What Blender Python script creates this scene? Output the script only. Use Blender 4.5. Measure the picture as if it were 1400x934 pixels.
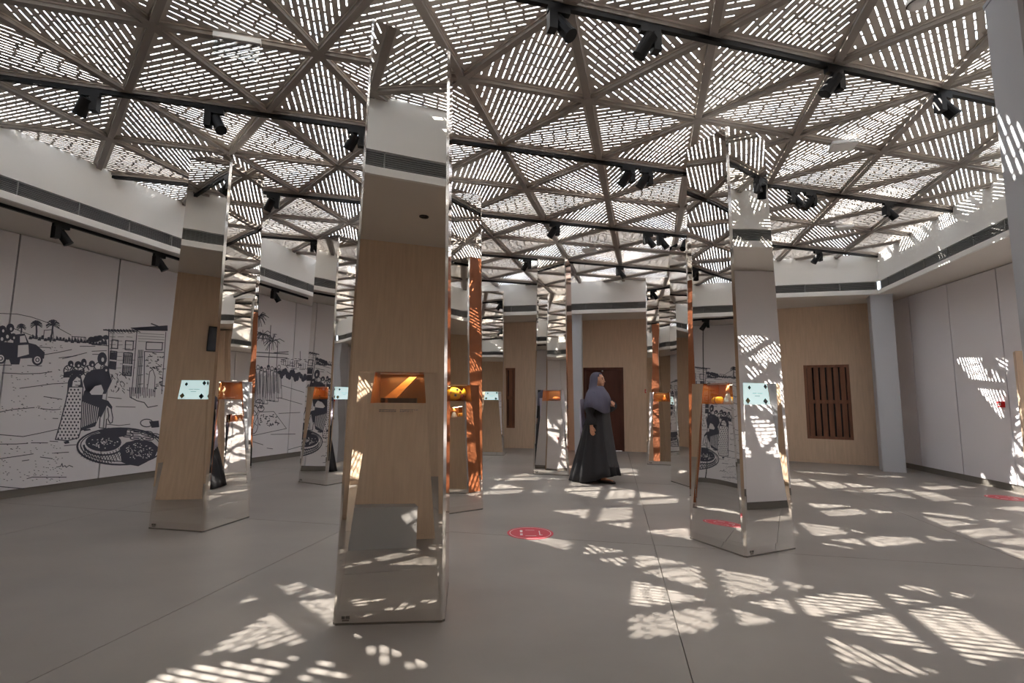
import bpy, bmesh, math, random
from mathutils import Vector, Matrix

for o in list(bpy.data.objects):
    bpy.data.objects.remove(o, do_unlink=True)
SC = bpy.context.scene
COL = SC.collection
random.seed(7)

# ------------------------------------------------------------------ camera, sky, sun, exposure
F_PX, PITCH, ROLL, CAM_H = 678.0, math.radians(6.562), 0.0088, 1.30
cam_d = bpy.data.cameras.new('camera')
cam_d.sensor_width = 36.0
cam_d.lens = F_PX / 1400.0 * 36.0
cam_d.clip_start = 0.02
cam_d.clip_end = 300
cam = bpy.data.objects.new('camera', cam_d)
COL.objects.link(cam)
cam.matrix_world = (Matrix.Translation((0, 0, CAM_H)) @ Matrix.Rotation(math.pi / 2 + PITCH, 4, 'X')
                    @ Matrix.Rotation(ROLL, 4, 'Z'))
SC.camera = cam

world = bpy.data.worlds.new('sky')
SC.world = world
world.use_nodes = True
wn = world.node_tree
bg = wn.nodes['Background']
bg.inputs['Color'].default_value = (0.80, 0.88, 1.0, 1)
bg.inputs['Strength'].default_value = 4.8

SUN_EL, SUN_DIR = math.radians(44), Vector((0.82, -0.57, 0)).normalized()
sun_d = bpy.data.lights.new('sun', 'SUN')
sun_d.energy = 44.0
sun_d.angle = math.radians(0.42)
sun_d.color = (1.0, 0.93, 0.84)
sun = bpy.data.objects.new('sun', sun_d)
COL.objects.link(sun)
sd = Vector((SUN_DIR.x * math.cos(SUN_EL), SUN_DIR.y * math.cos(SUN_EL), -math.sin(SUN_EL)))
sun.rotation_euler = sd.to_track_quat('-Z', 'Y').to_euler()
sun.location = (-6, 12, 12)

vs = SC.view_settings
vs.view_transform = 'Standard'
vs.look = 'None'
vs.gamma = 1.0
vs.use_curve_mapping = False
vs.exposure = 0.42


# ------------------------------------------------------------------ pixel helpers (photo frame 1400x934)
def ray(x, y):
    u, w = (x - 700) / F_PX, (y - 467) / F_PX
    c, s = math.cos(ROLL), math.sin(ROLL)
    u, w = c * u + s * w, -s * u + c * w
    v = -w
    cp, sp = math.cos(PITCH), math.sin(PITCH)
    return Vector((u, cp - v * sp, sp + v * cp))


def on_z(x, y, z=0.0):
    d = ray(x, y)
    t = (z - CAM_H) / d.z
    return Vector((d.x * t, d.y * t, z))


def project(p):
    x, y, z = p[0], p[1], p[2] - CAM_H
    cp, sp = math.cos(PITCH), math.sin(PITCH)
    cz = y * cp + z * sp
    if cz < 0.05:
        return None
    cy = -y * sp + z * cp
    u, w = x / cz, -cy / cz
    c, s = math.cos(ROLL), math.sin(ROLL)
    return (700 + F_PX * (c * u - s * w), 467 + F_PX * (s * u + c * w), cz)


# ------------------------------------------------------------------ materials
MATS = {}


def srgb(r, g, b):
    f = lambda v: (v / 255 / 12.92) if v / 255 <= 0.04045 else ((v / 255 + 0.055) / 1.055) ** 2.4
    return (f(r), f(g), f(b), 1)


def mat(name, color, rough=0.6, metal=0.0, spec=0.5, noise=None, bump=None, emit=None):
    """noise = (scale xyz, amount, detail); bump = (scale xyz, strength, distance)"""
    m = bpy.data.materials.new(name)
    m.use_nodes = True
    nt = m.node_tree
    b = nt.nodes['Principled BSDF']
    b.inputs['Base Color'].default_value = color
    b.inputs['Roughness'].default_value = rough
    b.inputs['Metallic'].default_value = metal
    b.inputs['Specular IOR Level'].default_value = spec
    tc = nt.nodes.new('ShaderNodeTexCoord')

    def coords(scale):
        mp = nt.nodes.new('ShaderNodeMapping')
        mp.inputs['Scale'].default_value = scale
        nt.links.new(tc.outputs['Object'], mp.inputs['Vector'])
        return mp.outputs['Vector']
    if noise:
        sc, amt, det = noise
        n = nt.nodes.new('ShaderNodeTexNoise')
        n.inputs['Scale'].default_value = 1.0
        n.inputs['Detail'].default_value = det
        nt.links.new(coords(sc), n.inputs['Vector'])
        r = nt.nodes.new('ShaderNodeValToRGB')
        r.color_ramp.elements[0].position = 0.3
        r.color_ramp.elements[1].position = 0.7
        r.color_ramp.elements[0].color = tuple(c * (1 - amt) for c in color[:3]) + (1,)
        r.color_ramp.elements[1].color = tuple(min(1, c * (1 + amt)) for c in color[:3]) + (1,)
        nt.links.new(n.outputs['Fac'], r.inputs['Fac'])
        nt.links.new(r.outputs['Color'], b.inputs['Base Color'])
    if bump:
        sc, st, dist = bump
        n = nt.nodes.new('ShaderNodeTexNoise')
        n.inputs['Scale'].default_value = 1.0
        n.inputs['Detail'].default_value = 1.0
        nt.links.new(coords(sc), n.inputs['Vector'])
        bp = nt.nodes.new('ShaderNodeBump')
        bp.inputs['Strength'].default_value = st
        bp.inputs['Distance'].default_value = dist
        nt.links.new(n.outputs['Fac'], bp.inputs['Height'])
        nt.links.new(bp.outputs['Normal'], b.inputs['Normal'])
    if emit:
        b.inputs['Emission Color'].default_value = emit[0]
        b.inputs['Emission Strength'].default_value = emit[1]
    MATS[name] = m
    return m


mat('concrete', (0.30, 0.275, 0.25, 1), 0.42, noise=((0.55, 0.8, 1), 0.16, 6), spec=0.4)
mat('plaster', srgb(208, 183, 158), 0.85, noise=((26, 26, 2.2), 0.075, 6), bump=((30, 30, 4), 0.25, 0.004))
mat('white_paint', (0.80, 0.79, 0.76, 1), 0.6)
mat('soffit_paint', (0.70, 0.66, 0.61, 1), 0.7)
mat('white_panel', (0.80, 0.785, 0.82, 1), 0.55)
mat('joint_dark', (0.02, 0.02, 0.022, 1), 0.8)
mat('skirting', (0.20, 0.185, 0.165, 1), 0.6)
mat('column_paint', (0.50, 0.52, 0.56, 1), 0.6, bump=((40, 40, 40), 0.15, 0.002))
mat('mirror', (0.86, 0.84, 0.81, 1), 0.012, 1.0, bump=((1.6, 1.6, 0.9), 0.30, 0.012))
mat('mirror_edge', (0.80, 0.77, 0.73, 1), 0.10, 1.0)
mat('copper_mirror', (0.78, 0.50, 0.40, 1), 0.06, 1.0)
mat('corten', srgb(150, 88, 54), 0.55, noise=((3, 3, 1.2), 0.18, 5))
mat('case_copper', srgb(176, 112, 60), 0.28, 0.6)
mat('panel_metal', (0.50, 0.455, 0.41, 1), 0.5, 0.0)
mat('beam_metal', (0.27, 0.24, 0.215, 1), 0.5, 0.0)
mat('black_metal', (0.006, 0.006, 0.007, 1), 0.45, spec=0.25)
mat('lens_glass', (0.03, 0.035, 0.05, 1), 0.08)
mat('grille_dark', (0.05, 0.05, 0.05, 1), 0.7)
mat('grille_slat', (0.23, 0.23, 0.225, 1), 0.5)
mat('wood_dark', srgb(122, 80, 58), 0.55, noise=((14, 14, 1.5), 0.25, 5))
mat('wood_door', srgb(84, 44, 30), 0.5, noise=((10, 10, 1.2), 0.18, 5))
mat('ink', srgb(74, 76, 90), 0.7)
mat('print_light', (0.80, 0.785, 0.82, 1), 0.6)
mat('red_plastic', srgb(200, 30, 35), 0.4)
mat('sticker_red', srgb(206, 62, 78), 0.5)
mat('sticker_white', srgb(240, 225, 225), 0.5)
mat('plate', srgb(205, 228, 228), 0.3, emit=(srgb(205, 232, 232), 0.55))
mat('print_black', (0.015, 0.02, 0.02, 1), 0.5)
mat('print_gold', srgb(120, 105, 60), 0.5)
mat('white_plastic', (0.75, 0.75, 0.74, 1), 0.4)
mat('bench_grey', (0.33, 0.32, 0.31, 1), 0.6)
mat('cloth_black', (0.022, 0.022, 0.026, 1), 0.75, bump=((40, 40, 8), 0.2, 0.004))
mat('cloth_inner', (0.045, 0.045, 0.05, 1), 0.7)
mat('scarf', srgb(92, 90, 108), 0.75, bump=((25, 25, 8), 0.3, 0.004))
mat('scarf_light', srgb(190, 184, 204), 0.75)
mat('skin', srgb(214, 160, 130), 0.5)
mat('lip', srgb(160, 80, 78), 0.5)
mat('brow', (0.02, 0.015, 0.012, 1), 0.6)
mat('shoe', (0.03, 0.018, 0.014, 1), 0.4)
mat('mask_blue', srgb(150, 190, 215), 0.7)
mat('yellow_cloth', srgb(232, 176, 30), 0.7)
mat('dot_blue', srgb(50, 60, 110), 0.6)
mat('dot_red', srgb(170, 50, 60), 0.6)
mat('orange_item', srgb(222, 130, 50), 0.5)
mat('brown_item', srgb(110, 60, 30), 0.5)
mat('doll_white', srgb(235, 232, 228), 0.7)
mat('cream', srgb(225, 205, 165), 0.7)


def mix_glass(name, tint, fac):
    m = bpy.data.materials.new(name)
    m.use_nodes = True
    nt = m.node_tree
    nt.nodes.clear()
    out = nt.nodes.new('ShaderNodeOutputMaterial')
    mx = nt.nodes.new('ShaderNodeMixShader')
    tr = nt.nodes.new('ShaderNodeBsdfTransparent')
    gl = nt.nodes.new('ShaderNodeBsdfGlossy')
    tr.inputs['Color'].default_value = tint
    gl.inputs['Roughness'].default_value = 0.01
    mx.inputs['Fac'].default_value = fac
    nt.links.new(tr.outputs[0], mx.inputs[1])
    nt.links.new(gl.outputs[0], mx.inputs[2])
    nt.links.new(mx.outputs[0], out.inputs['Surface'])
    MATS[name] = m


def membrane_mat():
    m = bpy.data.materials.new('membrane')
    m.use_nodes = True
    nt = m.node_tree
    nt.nodes.clear()
    out = nt.nodes.new('ShaderNodeOutputMaterial')
    mx = nt.nodes.new('ShaderNodeMixShader')
    df = nt.nodes.new('ShaderNodeBsdfDiffuse')
    tr = nt.nodes.new('ShaderNodeBsdfTranslucent')
    df.inputs['Color'].default_value = (0.85, 0.85, 0.84, 1)
    tr.inputs['Color'].default_value = (0.88, 0.90, 0.93, 1)
    mx.inputs['Fac'].default_value = 0.42
    nt.links.new(df.outputs[0], mx.inputs[1])
    nt.links.new(tr.outputs[0], mx.inputs[2])
    nt.links.new(mx.outputs[0], out.inputs['Surface'])
    MATS['membrane'] = m


membrane_mat()
mix_glass('glass', (0.93, 0.95, 0.94, 1), 0.10)
mix_glass('acrylic', (0.72, 0.74, 0.73, 1), 0.18)


# ------------------------------------------------------------------ mesh helpers
class MB:
    def __init__(self):
        self.v, self.f = [], []

    def add(self, vs_, fs):
        n = len(self.v)
        self.v += [tuple(p) for p in vs_]
        self.f += [tuple(i + n for i in f) for f in fs]
        return self

    def box(self, x0, y0, z0, x1, y1, z1, M=None):
        p = [(x0, y0, z0), (x1, y0, z0), (x1, y1, z0), (x0, y1, z0), (x0, y0, z1), (x1, y0, z1), (x1, y1, z1), (x0, y1, z1)]
        if M is not None:
            p = [M @ Vector(q) for q in p]
        return self.add(p, [(0, 3, 2, 1), (4, 5, 6, 7), (0, 1, 5, 4), (1, 2, 6, 5), (2, 3, 7, 6), (3, 0, 4, 7)])

    def prism(self, poly, z0, z1):
        n = len(poly)
        p = [(x, y, z0) for x, y in poly] + [(x, y, z1) for x, y in poly]
        fs = [tuple(reversed(range(n))), tuple(range(n, 2 * n))]
        fs += [(i, (i + 1) % n, n + (i + 1) % n, n + i) for i in range(n)]
        return self.add(p, fs)

    def quad(self, *p):
        return self.add(p, [tuple(range(len(p)))])

    def rings(self, rings, cap0=True, cap1=True):
        n = len(rings[0])
        p = [q for r in rings for q in r]
        fs = []
        for k in range(len(rings) - 1):
            for i in range(n):
                j = (i + 1) % n
                fs.append((k * n + i, k * n + j, (k + 1) * n + j, (k + 1) * n + i))
        if cap0:
            fs.append(tuple(reversed(range(n))))
        if cap1:
            fs.append(tuple(range((len(rings) - 1) * n, len(rings) * n)))
        return self.add(p, fs)

    def tube(self, pts, rad, n=10):
        pts = [Vector(p) for p in pts]
        if not isinstance(rad, (list, tuple)):
            rad = [rad] * len(pts)
        rs = []
        for i, p in enumerate(pts):
            t = (pts[min(i + 1, len(pts) - 1)] - pts[max(i - 1, 0)]).normalized()
            a = t.cross(Vector((0, 0, 1)))
            if a.length < 0.05:
                a = t.cross(Vector((1, 0, 0)))
            a.normalize()
            b = t.cross(a)
            rs.append([p + (a * math.cos(2 * math.pi * k / n) + b * math.sin(2 * math.pi * k / n)) * rad[i] for k in range(n)])
        return self.rings(rs)

    def ellipsoid(self, c, r, nu=14, nv=10, fn=None):
        c = Vector(c)
        rs = []
        for j in range(1, nv):
            th = math.pi * j / nv
            ring = []
            for i in range(nu):
                ph = 2 * math.pi * i / nu
                d = Vector((math.sin(th) * math.cos(ph), math.sin(th) * math.sin(ph), -math.cos(th)))
                if fn:
                    d = fn(d)
                ring.append(c + Vector((d.x * r[0], d.y * r[1], d.z * r[2])))
            rs.append(ring)
        return self.rings(rs)

    def build(self, name, material=None, parent=None, smooth=False):
        me = bpy.data.meshes.new(name)
        me.from_pydata(self.v, [], self.f)
        bm = bmesh.new()
        bm.from_mesh(me)
        bmesh.ops.recalc_face_normals(bm, faces=bm.faces)
        bm.to_mesh(me)
        bm.free()
        if material:
            me.materials.append(MATS[material])
        if smooth:
            me.polygons.foreach_set('use_smooth', [True] * len(me.polygons))
        o = bpy.data.objects.new(name, me)
        COL.objects.link(o)
        o.parent = parent
        return o


def empty(name, loc=(0, 0, 0), rz=0.0):
    o = bpy.data.objects.new(name, None)
    COL.objects.link(o)
    o.location = loc
    o.rotation_euler = (0, 0, rz)
    o.empty_display_size = 0.2
    return o


def tag(o, label, cat, group=None):
    o['label'] = label
    o['category'] = cat
    if group:
        o['group'] = group
    return o


def struct(o, label=None):
    o['kind'] = 'structure'
    if label:
        o['label'] = label
    return o


def instance(src, parent=None, loc=None, rz=None, name=None):
    c = src.copy()
    COL.objects.link(c)
    c.parent = parent
    if loc is not None:
        c.location = loc
    if rz is not None:
        c.rotation_euler = (0, 0, rz)
    return c


def copy_tree(o, parent=None):
    c = o.copy()
    COL.objects.link(c)
    c.parent = parent
    for ch in list(o.children):
        copy_tree(ch, c)
    return c


# ------------------------------------------------------------------ plan of the hall
Z_SOF, Z_BEAM, Z_SHEET = 3.365, 4.12, 4.163
INN = [(-5.5, 4.85), (-4.12, 10.3), (-2.2, 12.75), (3.35, 11.55), (4.9, 9.95), (7.1, 9.42), (6.15, 5.75), (2.60, 2.33), (0.6, 1.38), (-3.7, 2.3)]
OUT = [(-7.0, 4.4), (-4.5, 11.5), (-2.6, 14.0), (4.9, 12.25), (5.15, 11.5), (7.85, 10.1), (7.05, 5.22), (3.30, 1.58), (1.5, -0.5), (-4.6, 0.5)]
NP = len(INN)
SIDE = ['left', 'far_left', 'far', 'recess', 'window', 'right', 'near_right', 'back_right', 'back', 'back_left']
WLAB = ['white mural panel wall on the left', 'plain beige plaster wall in far left corner', 'beige plaster wall holding the brown door',
        'short beige return wall', 'beige plaster wall holding the shuttered window', 'white panel wall with red call point',
        'white panel wall behind near column', 'beige plaster wall behind near column', 'beige plaster back wall behind bench', 'beige plaster back wall with dark screen']


def inside(p, poly):
    c = False
    j = len(poly) - 1
    for i in range(len(poly)):
        (xi, yi), (xj, yj) = poly[i], poly[j]
        if (yi > p[1]) != (yj > p[1]) and p[0] < (xj - xi) * (p[1] - yi) / (yj - yi) + xi:
            c = not c
        j = i
    return c


# ---- floor: four big cast slabs with narrow joints
floor = empty('floor')
struct(floor, 'grey polished concrete floor')
MB().box(-7.6, -0.9, -0.30, 8.3, 14.4, -0.04).build('screed', 'joint_dark', floor)
JA0, JA1 = Vector((-2.85, 5.49)), Vector((4.11, 4.08))
ja = (JA1 - JA0).normalized()
jn = Vector((-ja.y, ja.x))


def clip(poly, p, n):
    out = []
    for i in range(len(poly)):
        a, b = Vector(poly[i]), Vector(poly[(i + 1) % len(poly)])
        da, db = (a - p).dot(n), (b - p).dot(n)
        if da >= 0:
            out.append(a)
        if (da >= 0) != (db >= 0):
            out.append(a + (b - a) * (da / (da - db)))
    return out


outer_big = [(x + (0.12 if x > 0 else -0.12), y + (0.12 if y > 5 else -0.12)) for x, y in OUT]
g = 0.0025
base_u = (Vector((1.29, 4.62)) - JA0).dot(ja)
us = [base_u - 5.94, base_u - 2.97, base_u, base_u + 2.97, base_u + 5.94]
vv = [-3.4, 0.0, 3.4, 6.8]
ue = [-99] + us + [99]
ve = [-99] + vv + [99]
for i in range(len(ue) - 1):
    for j in range(len(ve) - 1):
        poly = [Vector(p) for p in outer_big]
        for (p, n) in ((JA0 + ja * (ue[i] + g), ja), (JA0 + ja * (ue[i + 1] - g), -ja), (JA0 + jn * (ve[j] + g), jn), (JA0 + jn * (ve[j + 1] - g), -jn)):
            if len(poly) >= 3:
                poly = clip(poly, p, n)
        if len(poly) >= 3:
            MB().prism([(q.x, q.y) for q in poly], -0.04, 0.0).build('floor_slab', 'concrete', floor)


# ---- walls
class Wall:
    def __init__(self, i):
        self.p0, self.p1 = Vector(OUT[i]), Vector(OUT[(i + 1) % NP])
        self.u = (self.p1 - self.p0).normalized()
        n = Vector((self.u.y, -self.u.x))
        c = Vector((0.8, 6.5))
        if (c - self.p0).dot(n) < 0:
            n = -n
        self.n = n                      # into the room
        self.len = (self.p1 - self.p0).length
        self.rz = math.atan2(self.u.y, self.u.x)
        # local frame: x along the wall, +y INTO the room side sign
        self.sy = 1 if Vector((-self.u.y, self.u.x)).dot(n) > 0 else -1

    def hit(self, x, y):
        """photo pixel -> (s along the wall, z)"""
        d = ray(x, y)
        t = self.p0.dot(self.n) / (d.x * self.n.x + d.y * self.n.y)
        q = Vector((d.x * t, d.y * t))
        return ((q - self.p0).dot(self.u), CAM_H + d.z * t)


WALLS = [Wall(i) for i in range(NP)]
PANEL_WALLS = {0: 'left', 5: 'right', 6: 'near_right'}
# openings: (s0, s1, z0, z1)
W_FAR, W_WIN, W_BL = WALLS[2], WALLS[4], WALLS[9]
door_s = [W_FAR.hit(798, 560)[0], W_FAR.hit(853, 560)[0]]
door2_s = [W_FAR.hit(921, 560)[0], W_FAR.hit(921, 560)[0] + 0.95]
winf_s = [W_FAR.hit(704, 560)[0] - 0.95, W_FAR.hit(704, 560)[0]]
win_s = [W_WIN.hit(1101, 548)[0], W_WIN.hit(1164, 548)[0]]
OPEN = {2: [(winf_s[0], winf_s[1], 0.52, 2.12), (door_s[0], door_s[1], 0.0, 2.12), (door2_s[0], door2_s[1], 0.0, 2.12)],
        4: [(win_s[0], win_s[1], 0.50, 2.08)]}
wall_obj = []
for i, w in enumerate(WALLS):
    e = empty('wall_' + SIDE[i], (w.p0.x, w.p0.y, 0), w.rz)
    struct(e, WLAB[i])
    wall_obj.append(e)
    s = w.sy
    if i in PANEL_WALLS:
        mb = MB().box(-0.1, -0.20 * s, 0, w.len + 0.1, -0.05 * s, Z_SOF + 0.06)
        mb.build('backing', 'joint_dark', e)
        MB().box(0.0, -0.05 * s, 0, w.len, -0.018 * s, 0.10).build('skirting_board', 'skirting', e)
    else:
        mb = MB()
        cuts = sorted(OPEN.get(i, []))
        x = -0.1
        for (s0, s1, z0, z1) in cuts:
            mb.box(x, -0.20 * s, 0, s0, 0, Z_SOF + 0.06)
            if z0 > 0:
                mb.box(s0, -0.20 * s, 0, s1, 0, z0)
            mb.box(s0, -0.20 * s, z1, s1, 0, Z_SOF + 0.06)
            x = s1
        mb.box(x, -0.20 * s, 0, w.len + 0.1, 0, Z_SOF + 0.06)
        mb.build('plaster_face', 'plaster', e)
        k = MB()
        x = 0.0
        for (s0, s1, z0, z1) in cuts + [(w.len, w.len, 0, 0)]:
            if z0 > 0:
                continue
            k.box(x, 0.0, 0, s0, 0.012 * s, 0.055)
            x = s1
        k.build('skirting_strip', 'plaster', e)

# wall panels (white boards with dark shadow gaps)
W_L, W_R, W_NR = WALLS[0], WALLS[5], WALLS[6]
jl = [W_L.hit(*p)[0] for p in ((12, 450), (150, 500), (399, 520))]
jl = [jl[0] - (jl[1] - jl[0]), jl[0], jl[1], (jl[1] + jl[2]) / 2, jl[2], jl[2] + 1.3]
jl = [0.0] + [q for q in jl if 0.25 < q < W_L.len - 0.25] + [W_L.len]
jr = [W_R.hit(1306, 520)[0], W_R.hit(1366, 420)[0]]
dr = abs(jr[1] - jr[0])
jr = sorted(jr + [max(jr) + dr, min(jr) - dr, max(jr) + 2 * dr])
jr = [0.0] + [q for q in jr if 0.2 < q < W_R.len - 0.2] + [W_R.len]
nr = 3
jn_ = [W_NR.len * k / nr for k in range(nr + 1)]
for idx, js in ((0, jl), (5, jr), (6, jn_)):
    w, e = WALLS[idx], wall_obj[idx]
    for a, b in zip(js[:-1], js[1:]):
        MB().box(a + 0.009, -0.05 * w.sy, 0.105, b - 0.009, 0.0, Z_SOF - 0.012).build('wall_panel', 'white_panel', e)

# ---- soffit ring and fascia
soff = struct(empty('ceiling_soffit'), 'flat beige soffit running round the hall')
for i in range(NP):
    j = (i + 1) % NP
    q = [INN[i], INN[j], OUT[j], OUT[i]]
    big = [Vector(p) for p in q]
    # push the outer edge a little past the wall
    for k in (2, 3):
        c = (big[0] + big[1]) / 2
        big[k] = big[k] + (big[k] - c).normalized() * 0.25
    MB().prism([(p.x, p.y) for p in big], Z_SOF, Z_SOF + 0.05).build('soffit_board', 'soffit_paint', soff)
FN = 0
for i in range(NP):
    j = (i + 1) % NP
    a, b = Vector(INN[i]), Vector(INN[j])
    u = (b - a).normalized()
    L = (b - a).length
    n = Vector((u.y, -u.x))
    if (Vector((0.8, 6.5)) - a).dot(n) < 0:
        n = -n
    rz = math.atan2(u.y, u.x)
    s = 1 if Vector((-u.y, u.x)).dot(n) > 0 else -1
    FN += 1
    e = struct(empty('trim_%d' % FN, (a.x, a.y, 0), rz), 'white fascia band with louvre grille above the ' + SIDE[i].replace('_', ' ') + ' wall')
    ex = 0.22
    mb = MB()
    mb.box(-0.0, -0.30 * s, 3.62, L, 0, 4.162)          # upper band
    mb.box(-0.0, -0.30 * s, 3.46, L, -0.06 * s, 3.62)    # behind the grille
    mb.box(-0.0, -0.30 * s, 3.366, L, 0.0, 3.46)         # lower band
    mb.box(0.0, 0.0, 3.366, L, 0.035 * s, 3.43)          # projecting lip
    mb.build('fascia_board', 'white_paint', e)
    MB().box(0.01, -0.058 * s, 3.462, L - 0.01, -0.050 * s, 3.618).build('grille_back', 'grille_dark', e)
    gm = MB()
    for k in range(7):
        z = 3.472 + k * 0.021
        gm.box(0.01, -0.045 * s, z, L - 0.01, -0.004 * s, z + 0.007)
    q = 0.35
    while q < L:
        gm.box(q, -0.045 * s, 3.462, q + 0.012, -0.002 * s, 3.618)
        q += 0.62
    go = gm.build('louvre_grille', 'grille_slat', e)
    go['kind'] = 'stuff'
# solid roof slab over the ring, outside the fascia (keeps daylight to the lattice)
for i in range(NP):
    j = (i + 1) % NP
    q = [Vector(INN[i]), Vector(INN[j]), Vector(OUT[j]), Vector(OUT[i])]
    cen = Vector((0.8, 6.5))
    q[0] += (q[0] - cen).normalized() * 0.30
    q[1] += (q[1] - cen).normalized() * 0.30
    q[2] += (q[2] - cen).normalized() * 0.3
    q[3] += (q[3] - cen).normalized() * 0.3
    MB().prism([(p.x, p.y) for p in q], 4.05, 4.11).build('roof_board', 'soffit_paint', soff)

# ---- lattice ceiling
ceiling = struct(empty('ceiling'), 'triangular lattice ceiling of slotted metal panels')
OX, OY, ANG, EDGE = -0.462, 4.139, 0.2648, 1.207
eB = Vector((math.sin(ANG), math.cos(ANG)))
eA = Vector((math.sin(ANG + math.pi / 3), math.cos(ANG + math.pi / 3)))


def node(r, b):
    return Vector((OX, OY)) + eB * (EDGE * r) + eA * (EDGE * b)


INNB = []
for p in INN:
    d = Vector(p) - Vector((0.8, 6.5))
    INNB.append(tuple(Vector(p) + d.normalized() * 0.12))

# one slotted triangular sheet: base on y = 0, apex at +y
PH = EDGE * math.sqrt(3) / 2


def panel_builder():
    mb = MB()
    m = 0.0265                                  # distance of the sheet edge from the lattice line
    hb = EDGE / 2 - m * math.sqrt(3)
    t0, t1 = 0.0, 0.004
    y0 = m
    top = PH - 2 * m

    def ytop(x, inset=0.0):
        return (top - y0 - inset * 2) * (1 - abs(x) / (hb - inset * math.sqrt(3))) + y0 + inset if abs(x) < hb - inset * math.sqrt(3) else y0 + inset
    cols = [0.0]
    for k in range(9):
        cols.append(cols[-1] + 0.0725 * (0.60 + 0.40 * k / 8))
    cols = sorted([-c for c in cols[1:]] + cols)
    w = 0.0055
    IN = 0.038
    rnd = random.Random(3)
    edges = [-hb]
    cols = [c for c in cols if abs(c) < hb - IN * math.sqrt(3) - 0.012]

    def piece(xa, xb, ya=None, yb=None):
        # strip between xa and xb; ya..yb, None = run to the sheet edge
        ya_ = y0 if ya is None else ya
        if yb is None:
            if xa < 0 < xb:
                poly = [(xa, ya_), (xb, ya_), (xb, ytop(xb)), (0, top), (xa, ytop(xa))]
            else:
                poly = [(xa, ya_), (xb, ya_), (xb, max(ytop(xb), ya_)), (xa, max(ytop(xa), ya_))]
        else:
            poly = [(xa, ya_), (xb, ya_), (xb, yb), (xa, yb)]
        cl = []
        for q in poly:
            if not cl or (abs(q[0] - cl[-1][0]) + abs(q[1] - cl[-1][1])) > 1e-5:
                cl.append(q)
        if len(cl) > 2 and (abs(cl[0][0] - cl[-1][0]) + abs(cl[0][1] - cl[-1][1])) < 1e-5:
            cl.pop()
        if len(cl) >= 3:
            mb.prism(cl, t0, t1)
    prev = -hb
    for ci, c in enumerate(cols):
        piece(prev, c - w)
        yy = y0 + IN
        end = ytop(c, IN) - 0.006
        y = yy + (0.0 if ci % 2 else -rnd.uniform(0.02, 0.075))
        last = y0
        while y < end:
            a_, b_ = max(y, yy), min(y + rnd.choice((0.10, 0.115, 0.125)), end)
            if b_ - a_ > 0.012:
                piece(c - w, c + w, last, a_)
                last = b_
            y = max(b_, y + 0.05) + 0.021
        piece(c - w, c + w, last, None)
        prev = c + w
    piece(prev, hb)
    # raised rim round the sheet
    P = [Vector((-hb, y0)), Vector((hb, y0)), Vector((0, top))]
    cen = Vector((0, (2 * y0 + top) / 3))
    for k in range(3):
        a, b = P[k], P[(k + 1) % 3]
        a2, b2 = a + (cen - a) * 0.035, b + (cen - b) * 0.035
        mb.prism([(a.x, a.y), (b.x, b.y), (b2.x, b2.y), (a2.x, a2.y)], -0.014, 0.0)
    return mb


tris = []
for r in range(-8, 13):
    for b in range(-9, 12):
        for up in (0, 1):
            vs3 = [(r, b), (r, b + 1), (r + 1, b)] if up == 0 else [(r, b + 1), (r + 1, b), (r + 1, b + 1)]
            P3 = [node(*q) for q in vs3]
            cen = (P3[0] + P3[1] + P3[2]) / 3
            if not (inside(cen, INNB) or any(inside(p, INNB) for p in P3)):
                continue
            k = [i for i, q in enumerate(vs3) if (q[0] - q[1]) % 3 == 1][0]
            V = P3[k]
            W1, W2 = [P3[i] for i in range(3) if i != k]
            mid = (W1 + W2) / 2
            d = (V - mid).normalized()
            pj = project((cen.x, cen.y, Z_SHEET))
            score = -1.0 / pj[2] if (pj and -60 < pj[0] < 1460 and -60 < pj[1] < 500) else 10 + cen.y * -1
            tris.append((score, mid, math.atan2(d.y, d.x) - math.pi / 2))
tris.sort(key=lambda t: t[0])
pmb = panel_builder()
p0 = None
for k, (sc_, mid, rz) in enumerate(tris[:300]):
    if p0 is None:
        p0 = pmb.build('slotted_panel', 'panel_metal', ceiling)
        o = p0
    else:
        o = instance(p0, ceiling)
    o.location = (mid.x, mid.y, Z_SHEET)
    o.rotation_euler = (0, 0, rz)
if len(tris) > 300:
    rest = MB()
    for (sc_, mid, rz) in tris[300:]:
        M = Matrix.Translation((mid.x, mid.y, Z_SHEET)) @ Matrix.Rotation(rz, 4, 'Z')
        rest.add([M @ Vector(p) for p in pmb.v], pmb.f)
    ro = rest.build('slotted_panels', 'panel_metal', ceiling)
    ro['kind'] = 'stuff'


# unseen translucent membrane, added above the slotted panels to break sunlight into patches
skin = MB()
ro_ = random.Random(4)
BIG = []
for p in INN:
    d = Vector(p) - Vector((0.8, 6.5))
    BIG.append(tuple(Vector(p) + d.normalized() * 1.0))
ZM = 4.62
for r in range(-9, 14):
    for b in range(-10, 13):
        for up in (0, 1):
            vs3 = [(r, b), (r, b + 1), (r + 1, b)] if up == 0 else [(r, b + 1), (r + 1, b), (r + 1, b + 1)]
            P3 = [node(*q) for q in vs3]
            cen = (P3[0] + P3[1] + P3[2]) / 3
            if not inside(cen, BIG):
                continue
            if ro_.random() < 0.60 or (cen - Vector((4.6, 9.3))).length < 0.75:  # random openings, plus some forced here so sunlight reaches the right wall
                I3 = [p + (cen - p) * 0.12 for p in P3]
                for k in range(3):
                    a, b_, c, d = P3[k], P3[(k + 1) % 3], I3[(k + 1) % 3], I3[k]
                    skin.quad((a.x, a.y, ZM), (b_.x, b_.y, ZM), (c.x, c.y, ZM), (d.x, d.y, ZM))
            else:
                skin.quad(*[(p.x, p.y, ZM) for p in P3])
so_ = skin.build('added_sun_membrane', 'membrane', ceiling)
so_['label'] = 'unseen translucent roof skin added to break sunlight into patches'


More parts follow.
